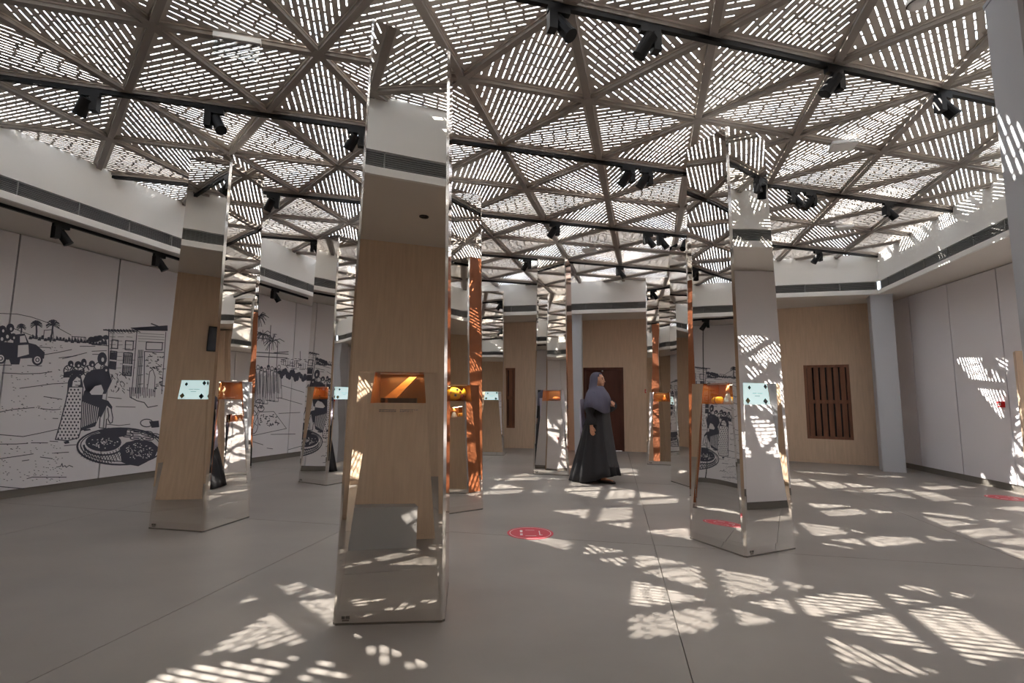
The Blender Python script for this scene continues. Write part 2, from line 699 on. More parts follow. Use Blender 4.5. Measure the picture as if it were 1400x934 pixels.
def line_span(p, d):
    """extent of the line p + t d inside the (slightly grown) inner polygon"""
    ts = []
    for i in range(NP):
        a, b = Vector(INNB[i]), Vector(INNB[(i + 1) % NP])
        e = b - a
        den = d.x * e.y - d.y * e.x
        if abs(den) < 1e-9:
            continue
        t = ((a.x - p.x) * e.y - (a.y - p.y) * e.x) / den
        s_ = ((a.x - p.x) * d.y - (a.y - p.y) * d.x) / den
        if 0 <= s_ <= 1:
            ts.append(t)
    return (min(ts), max(ts)) if len(ts) >= 2 else None


def beam(p, d, name, z0, z1, hw, material, parent):
    sp = line_span(p, d)
    if not sp or sp[1] - sp[0] < 0.4:
        return None
    a = p + d * sp[0]
    rz = math.atan2(d.y, d.x)
    o = MB().box(0, -hw, 0, sp[1] - sp[0], hw, z1 - z0).build(name, material, parent)
    o.location = (a.x, a.y, z0)
    o.rotation_euler = (0, 0, rz)
    return o


eC = eA - eB
TRACKS = []
TRK = {-3: 'by the beige back wall', -1: 'running to the near grey column', 1: 'the next one beyond the near grey column', 3: 'the third from the brown door wall', 5: 'the second from the brown door wall', 7: 'closest to the brown door wall'}
for r in range(-8, 13):
    beam(node(r, 0), eA, 'lattice_beam', Z_BEAM, Z_BEAM + 0.075, 0.027, 'beam_metal', ceiling)
    if r % 2:
        o = beam(node(r, 0), eA, 'lighting_track', Z_BEAM - 0.038, Z_BEAM - 0.0035, 0.019, 'black_metal', None)
        if o:
            tag(o, 'black lighting track under the lattice ceiling, ' + TRK.get(r, 'by the back wall'), 'track', 'black lighting tracks under the lattice ceiling')
            TRACKS.append(o)
for b in range(-9, 12):
    beam(node(0, b), eB, 'lattice_beam', Z_BEAM, Z_BEAM + 0.075, 0.032, 'beam_metal', ceiling)
for k in range(-12, 16):
    beam(node(0, k), eC, 'lattice_beam', Z_BEAM, Z_BEAM + 0.075, 0.027, 'beam_metal', ceiling)
hub = None
for r in range(-8, 13):
    for b in range(-9, 12):
        p = node(r, b)
        if not inside(p, INN):
            continue
        if hub is None:
            ring = [(0.062 * math.cos(math.pi / 6 + k * math.pi / 3), 0.062 * math.sin(math.pi / 6 + k * math.pi / 3)) for k in range(6)]
            hub = MB().prism(ring, -0.002, 0.06).build('node_hub', 'beam_metal', ceiling)
            o = hub
        else:
            o = instance(hub, ceiling)
        o.location = (p.x, p.y, Z_BEAM)
        o.rotation_euler = (0, 0, -ANG)


# ---- columns
def column(name, label, c, size, rz, z1, side_mat='column_paint'):
    e = struct(empty(name, (c[0], c[1], 0), rz), label)
    h = size / 2
    ch = 0.012
    ring = [(-h + ch, -h), (h - ch, -h), (h, -h + ch), (h, h - ch), (h - ch, h), (-h + ch, h), (-h, h - ch), (-h, -h + ch)]
    MB().prism(ring, 0, z1).build('column_shaft', side_mat, e)
    MB().prism([(x * 1.04, y * 1.04) for x, y in ring], z1 - 0.02, z1).build('column_cap', side_mat, e)
    return e


column('column_far_right', 'grey painted square column beside the shuttered window', (7.23, 9.60), 0.36, math.radians(-28), Z_SOF)
column('column_far', 'grey painted square column beside the brown door', (1.60, 12.17), 0.27, math.radians(-12), Z_SOF)
cn = Vector((2.46, 2.385)) + Vector((0.935, -0.353)) * 0.14 + Vector((-0.353, -0.935)) * 0.14
column('column_near', 'grey painted square column dappled with sunlight', (cn.x, cn.y), 0.28, math.radians(-20.7), Z_SOF)


# ------------------------------------------------------------------ doors and windows in the plaster walls
def wall_frame(idx, s_mid, z0):
    w = WALLS[idx]
    q = w.p0 + w.u * s_mid
    # local x along the wall seen from the room, local -y into the room
    rz = w.rz if w.sy < 0 else w.rz + math.pi
    return (q.x, q.y, z0), rz


def shutter_window(name, label, idx, s0, s1, z0, z1):
    loc, rz = wall_frame(idx, (s0 + s1) / 2, z0)
    e = struct(empty(name, loc, rz), label)
    W, Hh = (s1 - s0) / 2, z1 - z0
    MB().box(-W, 0.10, 0, W, 0.19, Hh).build('backing_board', 'joint_dark', e)
    fr = MB()
    t = 0.055
    fr.box(-W, 0.02, 0, -W + t, 0.10, Hh).box(W - t, 0.02, 0, W, 0.10, Hh)
    fr.box(-W + t, 0.02, 0, W - t, 0.10, t).box(-W + t, 0.02, Hh - t, W - t, 0.10, Hh)
    fr.build('window_frame', 'wood_dark', e)
    MB().box(-W + t, 0.0, Hh / 2 - 0.04, W - t, 0.075, Hh / 2 + 0.04).build('cross_rail', 'wood_dark', e)
    n = 6
    cw = (2 * W - 2 * t) / n
    for k in range(n):
        for (a, b) in ((t, Hh / 2 - 0.035), (Hh / 2 + 0.035, Hh - t)):
            x = -W + t + k * cw
            MB().box(x + 0.010, 0.045, a, x + cw - 0.022, 0.095, b).build('shutter_plank', 'wood_dark', e)
    return e


def panel_door(name, label, idx, s0, s1, z1):
    loc, rz = wall_frame(idx, (s0 + s1) / 2, 0)
    e = struct(empty(name, loc, rz), label)
    W = (s1 - s0) / 2
    fr = MB().box(-W, -0.01, 0, -W + 0.06, 0.19, z1).box(W - 0.06, -0.01, 0, W, 0.19, z1).box(-W + 0.06, -0.01, z1 - 0.06, W - 0.06, 0.19, z1)
    fr.build('door_frame', 'wood_door', e)
    leaf = MB().box(-W + 0.06, 0.055, 0.005, W - 0.06, 0.10, z1 - 0.06).build('door_leaf', 'wood_door', e)
    for k in (-1, 1):
        for (a, b) in ((0.15, 0.95), (1.10, z1 - 0.18)):
            c = k * (W - 0.06) / 2
            h = (W - 0.06) / 2 - 0.07
            MB().box(c - h, 0.040, a, c + h, 0.056, b).build('raised_panel', 'wood_door', leaf)
    hd = MB().tube([(-W + 0.12, 0.05, 1.0), (-W + 0.12, 0.0, 1.0), (-W + 0.24, 0.0, 1.0)], 0.011, 8)
    hd.build('door_handle', 'black_metal', leaf)
    MB().ellipsoid((-0.02, 0.04, z1 - 0.09), (0.02, 0.02, 0.025)).build('door_sensor', 'white_plastic', leaf)
    return e


panel_door('door_1', 'closed dark brown panelled door behind the woman', 2, door_s[0], door_s[1], 2.12)
shutter_window('window_1', 'dark brown plank shutter window beside the grey column', 4, win_s[0], win_s[1], 0.50, 2.08)
shutter_window('window_2', 'dark brown plank shutter window in the far wall', 2, winf_s[0], winf_s[1], 0.52, 2.12)
loc, rz = wall_frame(9, 2.30, 2.10)
e = tag(empty('wall_screen', loc, rz), 'dark wall screen on the beige back wall, seen mirrored in a pillar', 'screen')
MB().box(-0.45, -0.045, 0, 0.45, -0.001, 0.42).build('housing', 'black_metal', e)
MB().box(-0.43, -0.048, 0.02, 0.43, -0.0455, 0.40).build('screen_glass', 'lens_glass', e)

# open doorway with a small lit office behind
loc, rz = wall_frame(2, (door2_s[0] + door2_s[1]) / 2, 0)
d2 = struct(empty('door_2', loc, rz), 'open brown door frame to a cream office')
W = (door2_s[1] - door2_s[0]) / 2
MB().box(-W, -0.015, 0, -W + 0.06, 0.20, 2.12).box(W - 0.06, -0.015, 0, W, 0.20, 2.12).box(-W + 0.06, -0.015, 2.05, W - 0.06, 0.20, 2.12).build('door_frame', 'wood_door', d2)
room = MB()
room.box(-0.9, 1.75, 0, 0.9, 1.85, 2.5).box(-0.95, 0.2, 0, -0.9, 1.8, 2.5).box(0.9, 0.2, 0, 0.95, 1.8, 2.5).box(-0.95, 0.2, 2.5, 0.95, 1.85, 2.55).box(-0.95, 0.2, -0.05, 0.95, 1.85, 0.0)
room.build('office_wall', 'cream', d2)
lm = MB().prism([(0.25 * math.cos(k * math.pi / 8), 1.0 + 0.25 * math.sin(k * math.pi / 8)) for k in range(16)], 2.46, 2.499).build('office_lamp', 'white_plastic', d2)
ld = bpy.data.lights.new('office_lamp_light', 'AREA')
ld.energy = 22
ld.size = 0.45
ld.color = (1.0, 0.85, 0.62)
lo = bpy.data.objects.new('office_lamp_light', ld)
COL.objects.link(lo)
lo.parent = d2
lo.location = (0, 1.0, 2.44)


def local_to_world(loc, rz, p):
    c, s = math.cos(rz), math.sin(rz)
    return (loc[0] + c * p[0] - s * p[1], loc[1] + s * p[0] + c * p[1], loc[2] + p[2])


# shelf and chair inside the office
sh = tag(empty('shelf_unit', local_to_world(loc, rz, (-0.05, 1.45, 0)), rz), 'cream shelf unit inside the open office doorway', 'shelf')
for x_ in (-0.5, 0.47):
    MB().box(x_, 0, 0, x_ + 0.03, 0.28, 1.25).build('side_panel', 'cream', sh)
for z in (0.08, 0.45, 0.82, 1.22):
    MB().box(-0.47, 0, z, 0.47, 0.28, z + 0.03).build('shelf_board', 'cream', sh)
oc = tag(empty('office_chair', local_to_world(loc, rz, (-0.2, 0.95, 0)), rz + 0.5), 'black office chair inside the open office doorway', 'chair')
for k in range(5):
    a = k * 2 * math.pi / 5
    MB().tube([(0, 0, 0.08), (0.26 * math.cos(a), 0.26 * math.sin(a), 0.03)], [0.025, 0.018], 8).build('leg', 'black_metal', oc)
MB().tube([(0, 0, 0.06), (0, 0, 0.43)], 0.028, 10).build('stem', 'black_metal', oc)
MB().ellipsoid((0, 0, 0.46), (0.24, 0.24, 0.05)).build('seat', 'cloth_black', oc, True)
MB().tube([(0, 0.22, 0.44), (0, 0.28, 0.62)], 0.02, 8).build('back_support', 'black_metal', oc)
MB().ellipsoid((0, 0.27, 0.82), (0.22, 0.05, 0.27)).build('backrest', 'cloth_black', oc, True)

# ------------------------------------------------------------------ mirrored pillars
A0, A1, PILH = 0.32, 0.262, 3.85


def pillar(name, label, corner, yaw, which='FL', faces=None, orange='K', copper=None, tops=None, group=None):
    """corner = base corner on the floor (which = 'FR' front-right, 'FL' front-left), yaw = direction of the front edge.
    faces: dict face -> 'case' or 'plate' for the faces carrying a slanted inset. Faces: F front (-y), R (+x), K (+y), L (-x)."""
    cx, sx = math.cos(yaw), math.sin(yaw)
    off = Vector((A0 if which == 'FL' else -A0, A0))
    c = (corner[0] + cx * off.x - sx * off.y, corner[1] + sx * off.x + cx * off.y)
    e = tag(empty(name, (c[0], c[1], 0), yaw), label, 'pillar', group)
    faces = faces or {}
    tops = tops or (PILH, PILH, PILH, PILH)         # front-left, front-right, back-right, back-left
    CH = 0.018
    hw = lambda z: A0 + (A1 - A0) * z / PILH

    ROT = {'F': 0, 'R': 1, 'K': 2, 'L': 3}

    def P(face, s, z, d=0.0):
        x, y = s, -hw(z) + d
        for _ in range(ROT[face]):
            x, y = -y, x
        return Vector((x, y, z))
    corner_ix = {'F': (0, 1), 'R': (1, 2), 'K': (2, 3), 'L': (3, 0)}
    Z0 = 0.012
    body, edge = MB(), MB()
    for f in 'FRKL':
        zl, zr = tops[corner_ix[f][0]], tops[corner_ix[f][1]]
        el = lambda z: hw(z) - CH
        tgt = body
        if f == orange or f == copper:
            tgt = MB()
        if f not in faces:
            tgt.quad(P(f, -el(Z0), Z0), P(f, el(Z0), Z0), P(f, el(zr), zr), P(f, -el(zl), zl))
            if f == orange:
                tgt.build('oxide_face', 'corten', e)
            elif f == copper:
                tgt.build('copper_face', 'copper_mirror', e)
        else:
            zt, zb, zv, D = 1.455, 0.075, 1.265, 0.06
            wo, wb = hw(zt) - 0.062, hw(zb) - 0.030
            wi = wo - 0.085
            # frame around the opening
            tgt.quad(P(f, -el(zt), zt), P(f, el(zt), zt), P(f, el(zr), zr), P(f, -el(zl), zl))
            tgt.quad(P(f, -el(Z0), Z0), P(f, -wb, zb), P(f, -wo, zt), P(f, -el(zt), zt))
            tgt.quad(P(f, wb, zb), P(f, el(Z0), Z0), P(f, el(zt), zt), P(f, wo, zt))
            tgt.quad(P(f, -el(Z0), Z0), P(f, el(Z0), Z0), P(f, wb, zb), P(f, -wb, zb))
            k = (zt - zv) / (zt - zb)
            wv = wi + (wb - wi) * k
            dv = D * (1 - k)
            pn = MB()
            pn.quad(P(f, -wb, zb), P(f, wb, zb), P(f, wv, zv, dv), P(f, -wv, zv, dv))
            po = pn.build('slanted_panel', 'mirror', e)
            ck = MB()
            for sg in (-1, 1):
                ck.quad(P(f, sg * wo, zt), P(f, sg * wi, zt, D), P(f, sg * wv, zv, dv), P(f, sg * wb, zb))
            ck.quad(P(f, -wo, zt), P(f, wo, zt), P(f, wi, zt, D), P(f, -wi, zt, D))
            ck.build('side_cheek', 'mirror', e)
            # display case behind the opening
            BK = 0.26
            cs = MB()
            q = [P(f, -wv, zv, dv), P(f, wv, zv, dv), P(f, wi, zt, D), P(f, -wi, zt, D)]
            r_ = [P(f, -wi, zv, BK), P(f, wi, zv, BK), P(f, wi, zt, BK), P(f, -wi, zt, BK)]
            for a in range(4):
                b = (a + 1) % 4
                cs.quad(q[a], q[b], r_[b], r_[a])
            cs.quad(*r_)
            co = cs.build('display_case', 'case_copper', e)
            gq = [v + (P(f, 0, 1.3, 0.004) - P(f, 0, 1.3)) for v in q]
            if faces[f] == 'case':
                inn = P(f, 0, 1.3, 0.003) - P(f, 0, 1.3)
                gm_ = MB()
                gm_.add([v for v in gq] + [v + inn for v in gq], [(0, 1, 2, 3), (7, 6, 5, 4), (0, 1, 5, 4), (1, 2, 6, 5), (2, 3, 7, 6), (3, 0, 4, 7)])
                gm_.build('glass_pane', 'glass', co)
                l0, l1 = P(f, -wi * 0.8, zt - 0.006, D + 0.02), P(f, wi * 0.8, zt - 0.006, D + 0.02)
                MB().tube([l0, l1], 0.004, 8).build('case_lamp', 'white_plastic', co)
                cl = bpy.data.lights.new('case_lamp_light', 'AREA')
                cl.shape = 'RECTANGLE'
                cl.size, cl.size_y = wi * 1.5, 0.02
                cl.energy = 0.55
                cl.color = (1.0, 0.86, 0.66)
                clo = bpy.data.objects.new('case_lamp_light', cl)
                COL.objects.link(clo)
                clo.parent = e
                clo.location = P(f, 0, zt - 0.014, D + 0.035)
                clo.rotation_euler = (0, 0, ROT[f] * math.pi / 2)
            else:
                inn = P(f, 0, 1.3, 0.010) - P(f, 0, 1.3)
                sh_ = 1.0
                pl = MB()
                pl.add([v for v in gq] + [v + inn for v in gq], [(0, 1, 2, 3), (7, 6, 5, 4), (0, 1, 5, 4), (1, 2, 6, 5), (2, 3, 7, 6), (3, 0, 4, 7)])
                plo = pl.build('label_plate', 'plate', e)
                plo['label'] = 'pale backlit label plate with dark diamonds'

                def on(a_, b_):            # a,b in 0..1 across the plate, lifted 1.5 mm
                    bot = gq[0].lerp(gq[1], a_)
                    tp = gq[3].lerp(gq[2], a_)
                    return bot.lerp(tp, b_) + (P(f, 0, 1.3, -0.0015) - P(f, 0, 1.3))
                for (a_, b_, h_, mt_) in ((0.22, 0.80, 0.085, 'print_black'), (0.90, 0.86, 0.10, 'print_black'), (0.14, 0.18, 0.12, 'print_gold'), (0.82, 0.16, 0.12, 'print_black')):
                    asp = 0.78
                    MB().quad(on(a_ - h_ * asp, b_), on(a_, b_ - h_ * 1.3), on(a_ + h_ * asp, b_), on(a_, b_ + h_ * 1.3)).build('diamond_print', mt_, plo)
                ln = MB()
                for (b_, x0, x1) in ((0.52, 0.34, 0.50), (0.52, 0.53, 0.74), (0.40, 0.42, 0.62)):
                    ln.quad(on(x0, b_), on(x1, b_), on(x1, b_ + 0.022), on(x0, b_ + 0.022))
                ln.build('caption_print', 'skirting', plo)
    # chamfered vertical edges, top cap, base plinth line
    for a, (f, g2) in enumerate((('F', 'R'), ('R', 'K'), ('K', 'L'), ('L', 'F'))):
        zt_ = tops[(1, 2, 3, 0)[a]]
        edge.quad(P(f, hw(Z0) - CH, Z0), P(g2, -(hw(Z0) - CH), Z0), P(g2, -(hw(zt_) - CH), zt_), P(f, hw(zt_) - CH, zt_))
    cap = []
    for f in 'FRKL':
        zl, zr = tops[corner_ix[f][0]], tops[corner_ix[f][1]]
        cap += [P(f, -(hw(zl) - CH), zl), P(f, hw(zr) - CH, zr)]
    edge.quad(*cap)
    base = []
    for f in 'FRKL':
        base += [P(f, -(hw(0) - CH), 0.0), P(f, hw(0) - CH, 0.0)]
    base2 = []
    for f in 'FRKL':
        base2 += [P(f, -(hw(0) - CH), Z0), P(f, hw(0) - CH, Z0)]
    body.build('mirror_body', 'mirror', e)
    edge.build('bevelled_edge', 'mirror_edge', e)
    MB().rings([[v * 0.985 if False else v for v in base], base2]).build('base_strip', 'skirting', e)
    # small maker's plate by the foot of the front face
    zz = 0.033
    lg = MB()
    x0 = -hw(zz) + 0.05
    off_ = 0.0015
    for (a_, b_) in ((0.0, 0.018), (0.024, 0.046)):
        lg.quad(P('F', x0 + a_, zz, -off_), P('F', x0 + b_, zz, -off_), P('F', x0 + b_, zz + 0.016, -off_), P('F', x0 + a_, zz + 0.016, -off_))
    lg.quad(P('F', x0 + 0.004, zz - 0.012, -off_), P('F', x0 + 0.042, zz - 0.012, -off_), P('F', x0 + 0.042, zz - 0.005, -off_), P('F', x0 + 0.004, zz - 0.005, -off_))
    lg.build('maker_plate', 'skirting', e)
    e['_P'] = 0
    return e, P


R_ = math.radians
GP = 'tapered mirrored pillars standing in the hall'
PILLARS = {}
PILLARS['P1'] = pillar('mirrored_pillar', 'mirrored pillar with slanted top and tilted wooden beam in its case', (-1.015, 3.005), R_(5.0), 'FL', {'F': 'case'}, 'K', 'R', (3.83, 3.64, 3.70, 3.83), GP)
PILLARS['P2'] = pillar('mirrored_pillar', 'mirrored pillar before the mural with pale label plate and white hook', (-2.94, 4.93), R_(-11), 'FR', {'F': 'plate', 'R': 'case'}, 'K', None, None, GP)
PILLARS['P3'] = pillar('mirrored_pillar', 'mirrored pillar with dotted yellow pouch in its case', (-0.315, 6.03), R_(35), 'FR', {'F': 'case'}, None, None, None, GP)
PILLARS['P4'] = pillar('mirrored_pillar', 'mirrored pillar reflecting the mural house, standing nearest the mural end', (-2.715, 7.49), R_(-30), 'FR', {'F': 'case', 'R': 'plate'}, 'K', None, None, GP)
PILLARS['P5'] = pillar('mirrored_pillar', 'mirrored pillar with pale label plate beside the far wall window', (-0.16, 11.58), R_(-5), 'FR', {'F': 'plate'}, 'K', None, None, GP)
PILLARS['P6'] = pillar('mirrored_pillar', 'mirrored pillar with orange slipper in its case, behind the woman', (0.99, 8.64), R_(-17), 'FR', {'F': 'case'}, 'L', 'R', None, GP)
PILLARS['P7'] = pillar('mirrored_pillar', 'mirrored pillar with small jugs in its case near office doorway', (3.37, 10.07), R_(-14), 'FR', {'F': 'case'}, 'K', None, None, GP)
PILLARS['P8'] = pillar('mirrored_pillar', 'mirrored pillar with white dressed doll and pale label plate', (1.96, 4.30), R_(25), 'FL', {'F': 'plate', 'L': 'case'}, 'K', None, None, GP)
PILLARS['P9'] = pillar('mirrored_pillar', 'mirrored pillar half hidden behind the pillar with the doll', (2.70, 7.55), R_(12), 'FL', {'F': 'plate'}, None, None, None, GP)
for e, _ in PILLARS.values():
    del e['_P']


def in_case(pk, face, s=0.0, d=0.15):
    """world location and heading of a spot on the floor of a display case"""
    e, P = PILLARS[pk]
    q = P(face, s, 1.2665, d)
    yaw = e.rotation_euler[2]
    return local_to_world(e.location, yaw, q), yaw + {'F': 0, 'R': math.pi / 2, 'K': math.pi, 'L': -math.pi / 2}[face]


# things inside the cases
loc, rz = in_case('P1', 'F')
t = tag(empty('wooden_beam_exhibit', loc, rz), 'tilted copper-toned wooden beam resting on a dark block in the pillar case', 'exhibit')
MB().box(-0.12, -0.03, 0.0, 0.10, 0.05, 0.03).build('dark_block', 'black_metal', t)
MB().add([(-0.10, -0.03, 0.03), (-0.02, -0.03, 0.03), (0.10, -0.03, 0.165), (0.055, -0.03, 0.165), (-0.10, 0.03, 0.03), (-0.02, 0.03, 0.03), (0.10, 0.03, 0.165), (0.055, 0.03, 0.165)],
         [(0, 1, 2, 3), (7, 6, 5, 4), (0, 1, 5, 4), (1, 2, 6, 5), (2, 3, 7, 6), (3, 0, 4, 7)]).build('beam', 'orange_item', t)
MB().tube([(-0.085, -0.02, 0.0), (-0.085, -0.02, 0.032)], [0.014, 0.014], 10).build('peg', 'brown_item', t)
loc, rz = in_case('P2', 'R')
t = tag(empty('hook_exhibit', loc, rz), 'slim pale curved hook on a copper base in the pillar case', 'exhibit')
MB().box(-0.10, -0.06, 0, 0.10, 0.06, 0.02).build('base', 'case_copper', t)
MB().tube([(0, 0, 0.02), (0.005, 0, 0.05), (-0.012, 0, 0.08), (0.012, 0, 0.11), (0.0, 0, 0.135)], [0.012, 0.010, 0.010, 0.009, 0.005], 8).build('hook', 'cream', t, True)
loc, rz = in_case('P3', 'F')
t = tag(empty('yellow_pouch', loc, rz), 'yellow cloth pouch with coloured dots in the pillar case', 'pouch')
t.scale = (1.05, 0.85, 1.2)


def lump(d):
    return d * (1 + 0.08 * math.sin(5 * d.x + 1) * math.cos(4 * d.y) + 0.05 * math.sin(9 * d.z + 3 * d.x))


MB().ellipsoid((-0.03, 0, 0.068), (0.11, 0.065, 0.066), 22, 14, lump).build('cloth_body', 'yellow_cloth', t, True)
MB().tube([(0.06, 0, 0.075), (0.09, 0, 0.08), (0.12, 0, 0.09)], [0.035, 0.02, 0.04], 12).build('gathered_neck', 'yellow_cloth', t, True)
for k, (x, z) in enumerate(((-0.09, 0.08), (-0.03, 0.055), (0.035, 0.085), (0.0, 0.11), (0.06, 0.05))):
    yy = -0.073 * math.sqrt(max(0.05, 1 - ((x + 0.02) / 0.125) ** 2 - ((z - 0.068) / 0.068) ** 2)) - 0.001
    MB().ellipsoid((x, yy, z), (0.015, 0.004, 0.013), 10, 6).build('dot', 'dot_blue' if k % 2 else 'dot_red', t)
loc, rz = in_case('P4', 'F')
t = tag(empty('copper_tray', loc, rz), 'shallow copper tray in the pillar case before the mural', 'tray')
MB().rings([[(r * math.cos(k * math.pi / 8) * 1.5, r * math.sin(k * math.pi / 8), z) for k in range(16)] for r, z in ((0.055, 0), (0.07, 0.012), (0.085, 0.04), (0.080, 0.04), (0.066, 0.014))]).build('bowl', 'orange_item', t, True)
MB().tube([(-0.126, 0, 0.04), (-0.15, 0, 0.055), (-0.126, 0, 0.06)], 0.006, 8).build('handle', 'brown_item', t)
loc, rz = in_case('P6', 'F')
t = tag(empty('orange_slipper', loc, rz), 'rounded orange slipper in the pillar case', 'slipper')
MB().ellipsoid((0.03, 0, 0.022), (0.11, 0.042, 0.022), 18, 10).build('sole', 'brown_item', t, True)
MB().ellipsoid((0.07, 0, 0.040), (0.072, 0.045, 0.034), 18, 10).build('toe_cap', 'orange_item', t, True)
loc, rz = in_case('P7', 'F')
t = tag(empty('small_jug', loc, rz), 'small orange jug with spout in the pillar case', 'jug')
MB().rings([[(0.06 + r * math.cos(k * math.pi / 7), r * math.sin(k * math.pi / 7), z) for k in range(14)] for r, z in ((0.025, 0), (0.042, 0.03), (0.03, 0.07), (0.014, 0.10), (0.02, 0.13))]).build('jug_body', 'orange_item', t, True)
MB().tube([(0.10, 0, 0.03), (0.13, 0, 0.06), (0.08, 0, 0.11)], 0.006, 8).build('handle', 'brown_item', t)
t2 = tag(empty('shallow_dish', local_to_world(loc, rz, (-0.07, 0, 0)), rz), 'shallow yellow dish beside the jug in the pillar case', 'dish')
MB().rings([[(r * math.cos(k * math.pi / 8), r * math.sin(k * math.pi / 8) * 0.7, z) for k in range(16)] for r, z in ((0.04, 0), (0.075, 0.025), (0.07, 0.026), (0.038, 0.006))]).build('bowl', 'yellow_cloth', t2, True)
MB().rings([[(r * math.cos(k * math.pi / 8), r * math.sin(k * math.pi / 8) * 0.7, z) for k in range(16)] for r, z in ((0.0755, 0.0245), (0.079, 0.0265), (0.0755, 0.0285))]).build('rim', 'orange_item', t2, True)
loc, rz = in_case('P8', 'L', 0.10, 0.11)
t = tag(empty('doll', loc, rz), 'small doll with brown hood and white dress in the pillar case', 'doll')
MB().rings([[(r * math.cos(k * math.pi / 9), r * math.sin(k * math.pi / 9), z) for k in range(18)] for r, z in ((0.05, 0), (0.046, 0.03), (0.034, 0.06), (0.026, 0.085), (0.014, 0.095))]).build('dress', 'doll_white', t, True)
MB().ellipsoid((0, 0, 0.112), (0.020, 0.020, 0.024)).build('head', 'skin', t, True)
MB().rings([[(0.0 + r * math.cos(k * math.pi / 7), 0.005 + r * math.sin(k * math.pi / 7), z) for k in range(14)] for r, z in ((0.036, 0.108), (0.030, 0.125), (0.020, 0.145), (0.008, 0.170))]).build('hood', 'orange_item', t, True)
loc, rz = in_case('P8', 'L', -0.04, 0.13)
t = tag(empty('yellow_bundle', loc, rz), 'rolled yellow cloth bundle beside the doll', 'bundle')
MB().tube([(-0.07, 0, 0.03), (-0.03, 0, 0.034), (0.03, 0, 0.034), (0.045, 0, 0.03)], [0.02, 0.033, 0.034, 0.02], 14).build('cloth_roll', 'yellow_cloth', t, True)
MB().tube([(-0.022, 0, 0.0345), (-0.010, 0, 0.0345)], 0.0347, 14).build('tie_band', 'brown_item', t)

# caption lines printed on the slanted panel of the near pillar
e1, P1f = PILLARS['P1']
cap = MB()
rr = random.Random(5)
zt, zb, D = 1.455, 0.075, 0.06
for zz in (1.222, 1.212):
    for (xa, xb) in ((-0.115, -0.012), (0.012, 0.125 if zz > 1.22 else 0.09)):
        x = xa
        while x < xb:
            w_ = rr.uniform(0.006, 0.018)
            d_ = D * (zz - zb) / (zt - zb) - 0.0015
            d2_ = D * (zz + 0.004 - zb) / (zt - zb) - 0.0015
            cap.quad(P1f('F', x, zz, d_), P1f('F', min(x + w_, xb), zz, d_), P1f('F', min(x + w_, xb), zz + 0.004, d2_), P1f('F', x, zz + 0.004, d2_))
            x += w_ + 0.004
cap.build('caption_print', 'ink', e1)

# ------------------------------------------------------------------ ink mural printed on the left wall panels
mural = MB()
light = MB()


def wl(px, py, lift):
    s, z = W_L.hit(px, py)
    return Vector((s, lift * W_L.sy, z))


def stroke(pts, wpx=1.0, mb=None, lift=0.0015):
    """ribbon through photo pixels, mapped to the wall plane"""
    mb = mural if mb is None else mb
    for (a, b) in zip(pts[:-1], pts[1:]):
        A, B = wl(a[0], a[1], lift), wl(b[0], b[1], lift)
        d = (B - A)
        if d.length < 1e-4:
            continue
        d.normalize()
        n = Vector((-d.z, 0, d.x)) * (wpx * 0.0135 / 2)
        A2, B2 = A - d * 0.004, B + d * 0.004
        mb.quad(A2 - n, B2 - n, B2 + n, A2 + n)


def blob(pts, mb=None, lift=0.0010):
    mb = mural if mb is None else mb
    mb.quad(*[wl(p[0], p[1], lift) for p in pts])


def fA(*p):
    return [(x / 6.087, 390 + y / 6.087) for x, y in p]


def fB(*p):
    return [(x / 6.087, 530 + y / 6.087) for x, y in p]


def fC(*p):
    return [(330 + x / 3.735, 390 + y / 3.735) for x, y in p]


def ell(fn, cx, cy, rx, ry, n=20, a0=0.0, a1=2 * math.pi):
    return fn(*[(cx + rx * math.cos(a0 + (a1 - a0) * k / n), cy + ry * math.sin(a0 + (a1 - a0) * k / n)) for k in range(n + 1)])


mr = random.Random(11)


def palm(fn, bx, by, cx, cy, r, w=1.0):
    stroke(fn((bx, by), ((bx + cx) / 2 + 3, (by + cy) / 2), (cx, cy)), 1.4 * w)
    for k in range(13):
        a = math.pi * (0.85 + 1.30 * k / 12) + mr.uniform(-0.1, 0.1)
        e = (cx + r * math.cos(a), cy + r * 0.8 * math.sin(a) + r * 0.12)
        m_ = (cx + r * 0.55 * math.cos(a), cy + r * 0.62 * math.sin(a) - r * 0.12)
        stroke(fn((cx, cy), m_, e), 0.85 * w)


# distant hill, palms, tower, skyline
stroke(fA((0, 235), (140, 240), (260, 265), (390, 310), (490, 360), (590, 415)), 0.6)
palm(fA, 300, 445, 302, 330, 48)
palm(fA, 418, 472, 440, 330, 56)
palm(fA, 174, 400, 177, 350, 38, 0.8)
stroke(fA((360, 450), (368, 375), (440, 370), (447, 460)), 0.6)
stroke(fA((110, 360), (240, 410), (330, 440), (450, 465)), 0.6)
for k in range(26):
    x = 250 + k * 25
    y = 430 + 55 * (x - 250) / 650 + mr.uniform(-8, 8)
    blob(fA((x - 14, y + 16), (x + 16, y + 18), (x + 12, y - mr.uniform(0, 20)), (x - 4, y - mr.uniform(5, 28))))
stroke(fA((600, 425), (605, 470)), 0.7)
stroke(fA((598, 428), (712, 434), (712, 470)), 0.7)
for x in (625, 650, 675, 700):
    stroke(fA((x, 432), (x, 462)), 0.5)
for (cx, cy, rr_) in ((760, 452, 30), (800, 448, 34), (830, 440, 30), (880, 435, 26)):
    blob(ell(fA, cx, cy, rr_, rr_ * 0.8, 10)[:-1])
stroke(fA((820, 495), (900, 505)), 0.8)
for x in (825, 845, 865, 885):
    stroke(fA((x, 470), (x, 500)), 0.6)
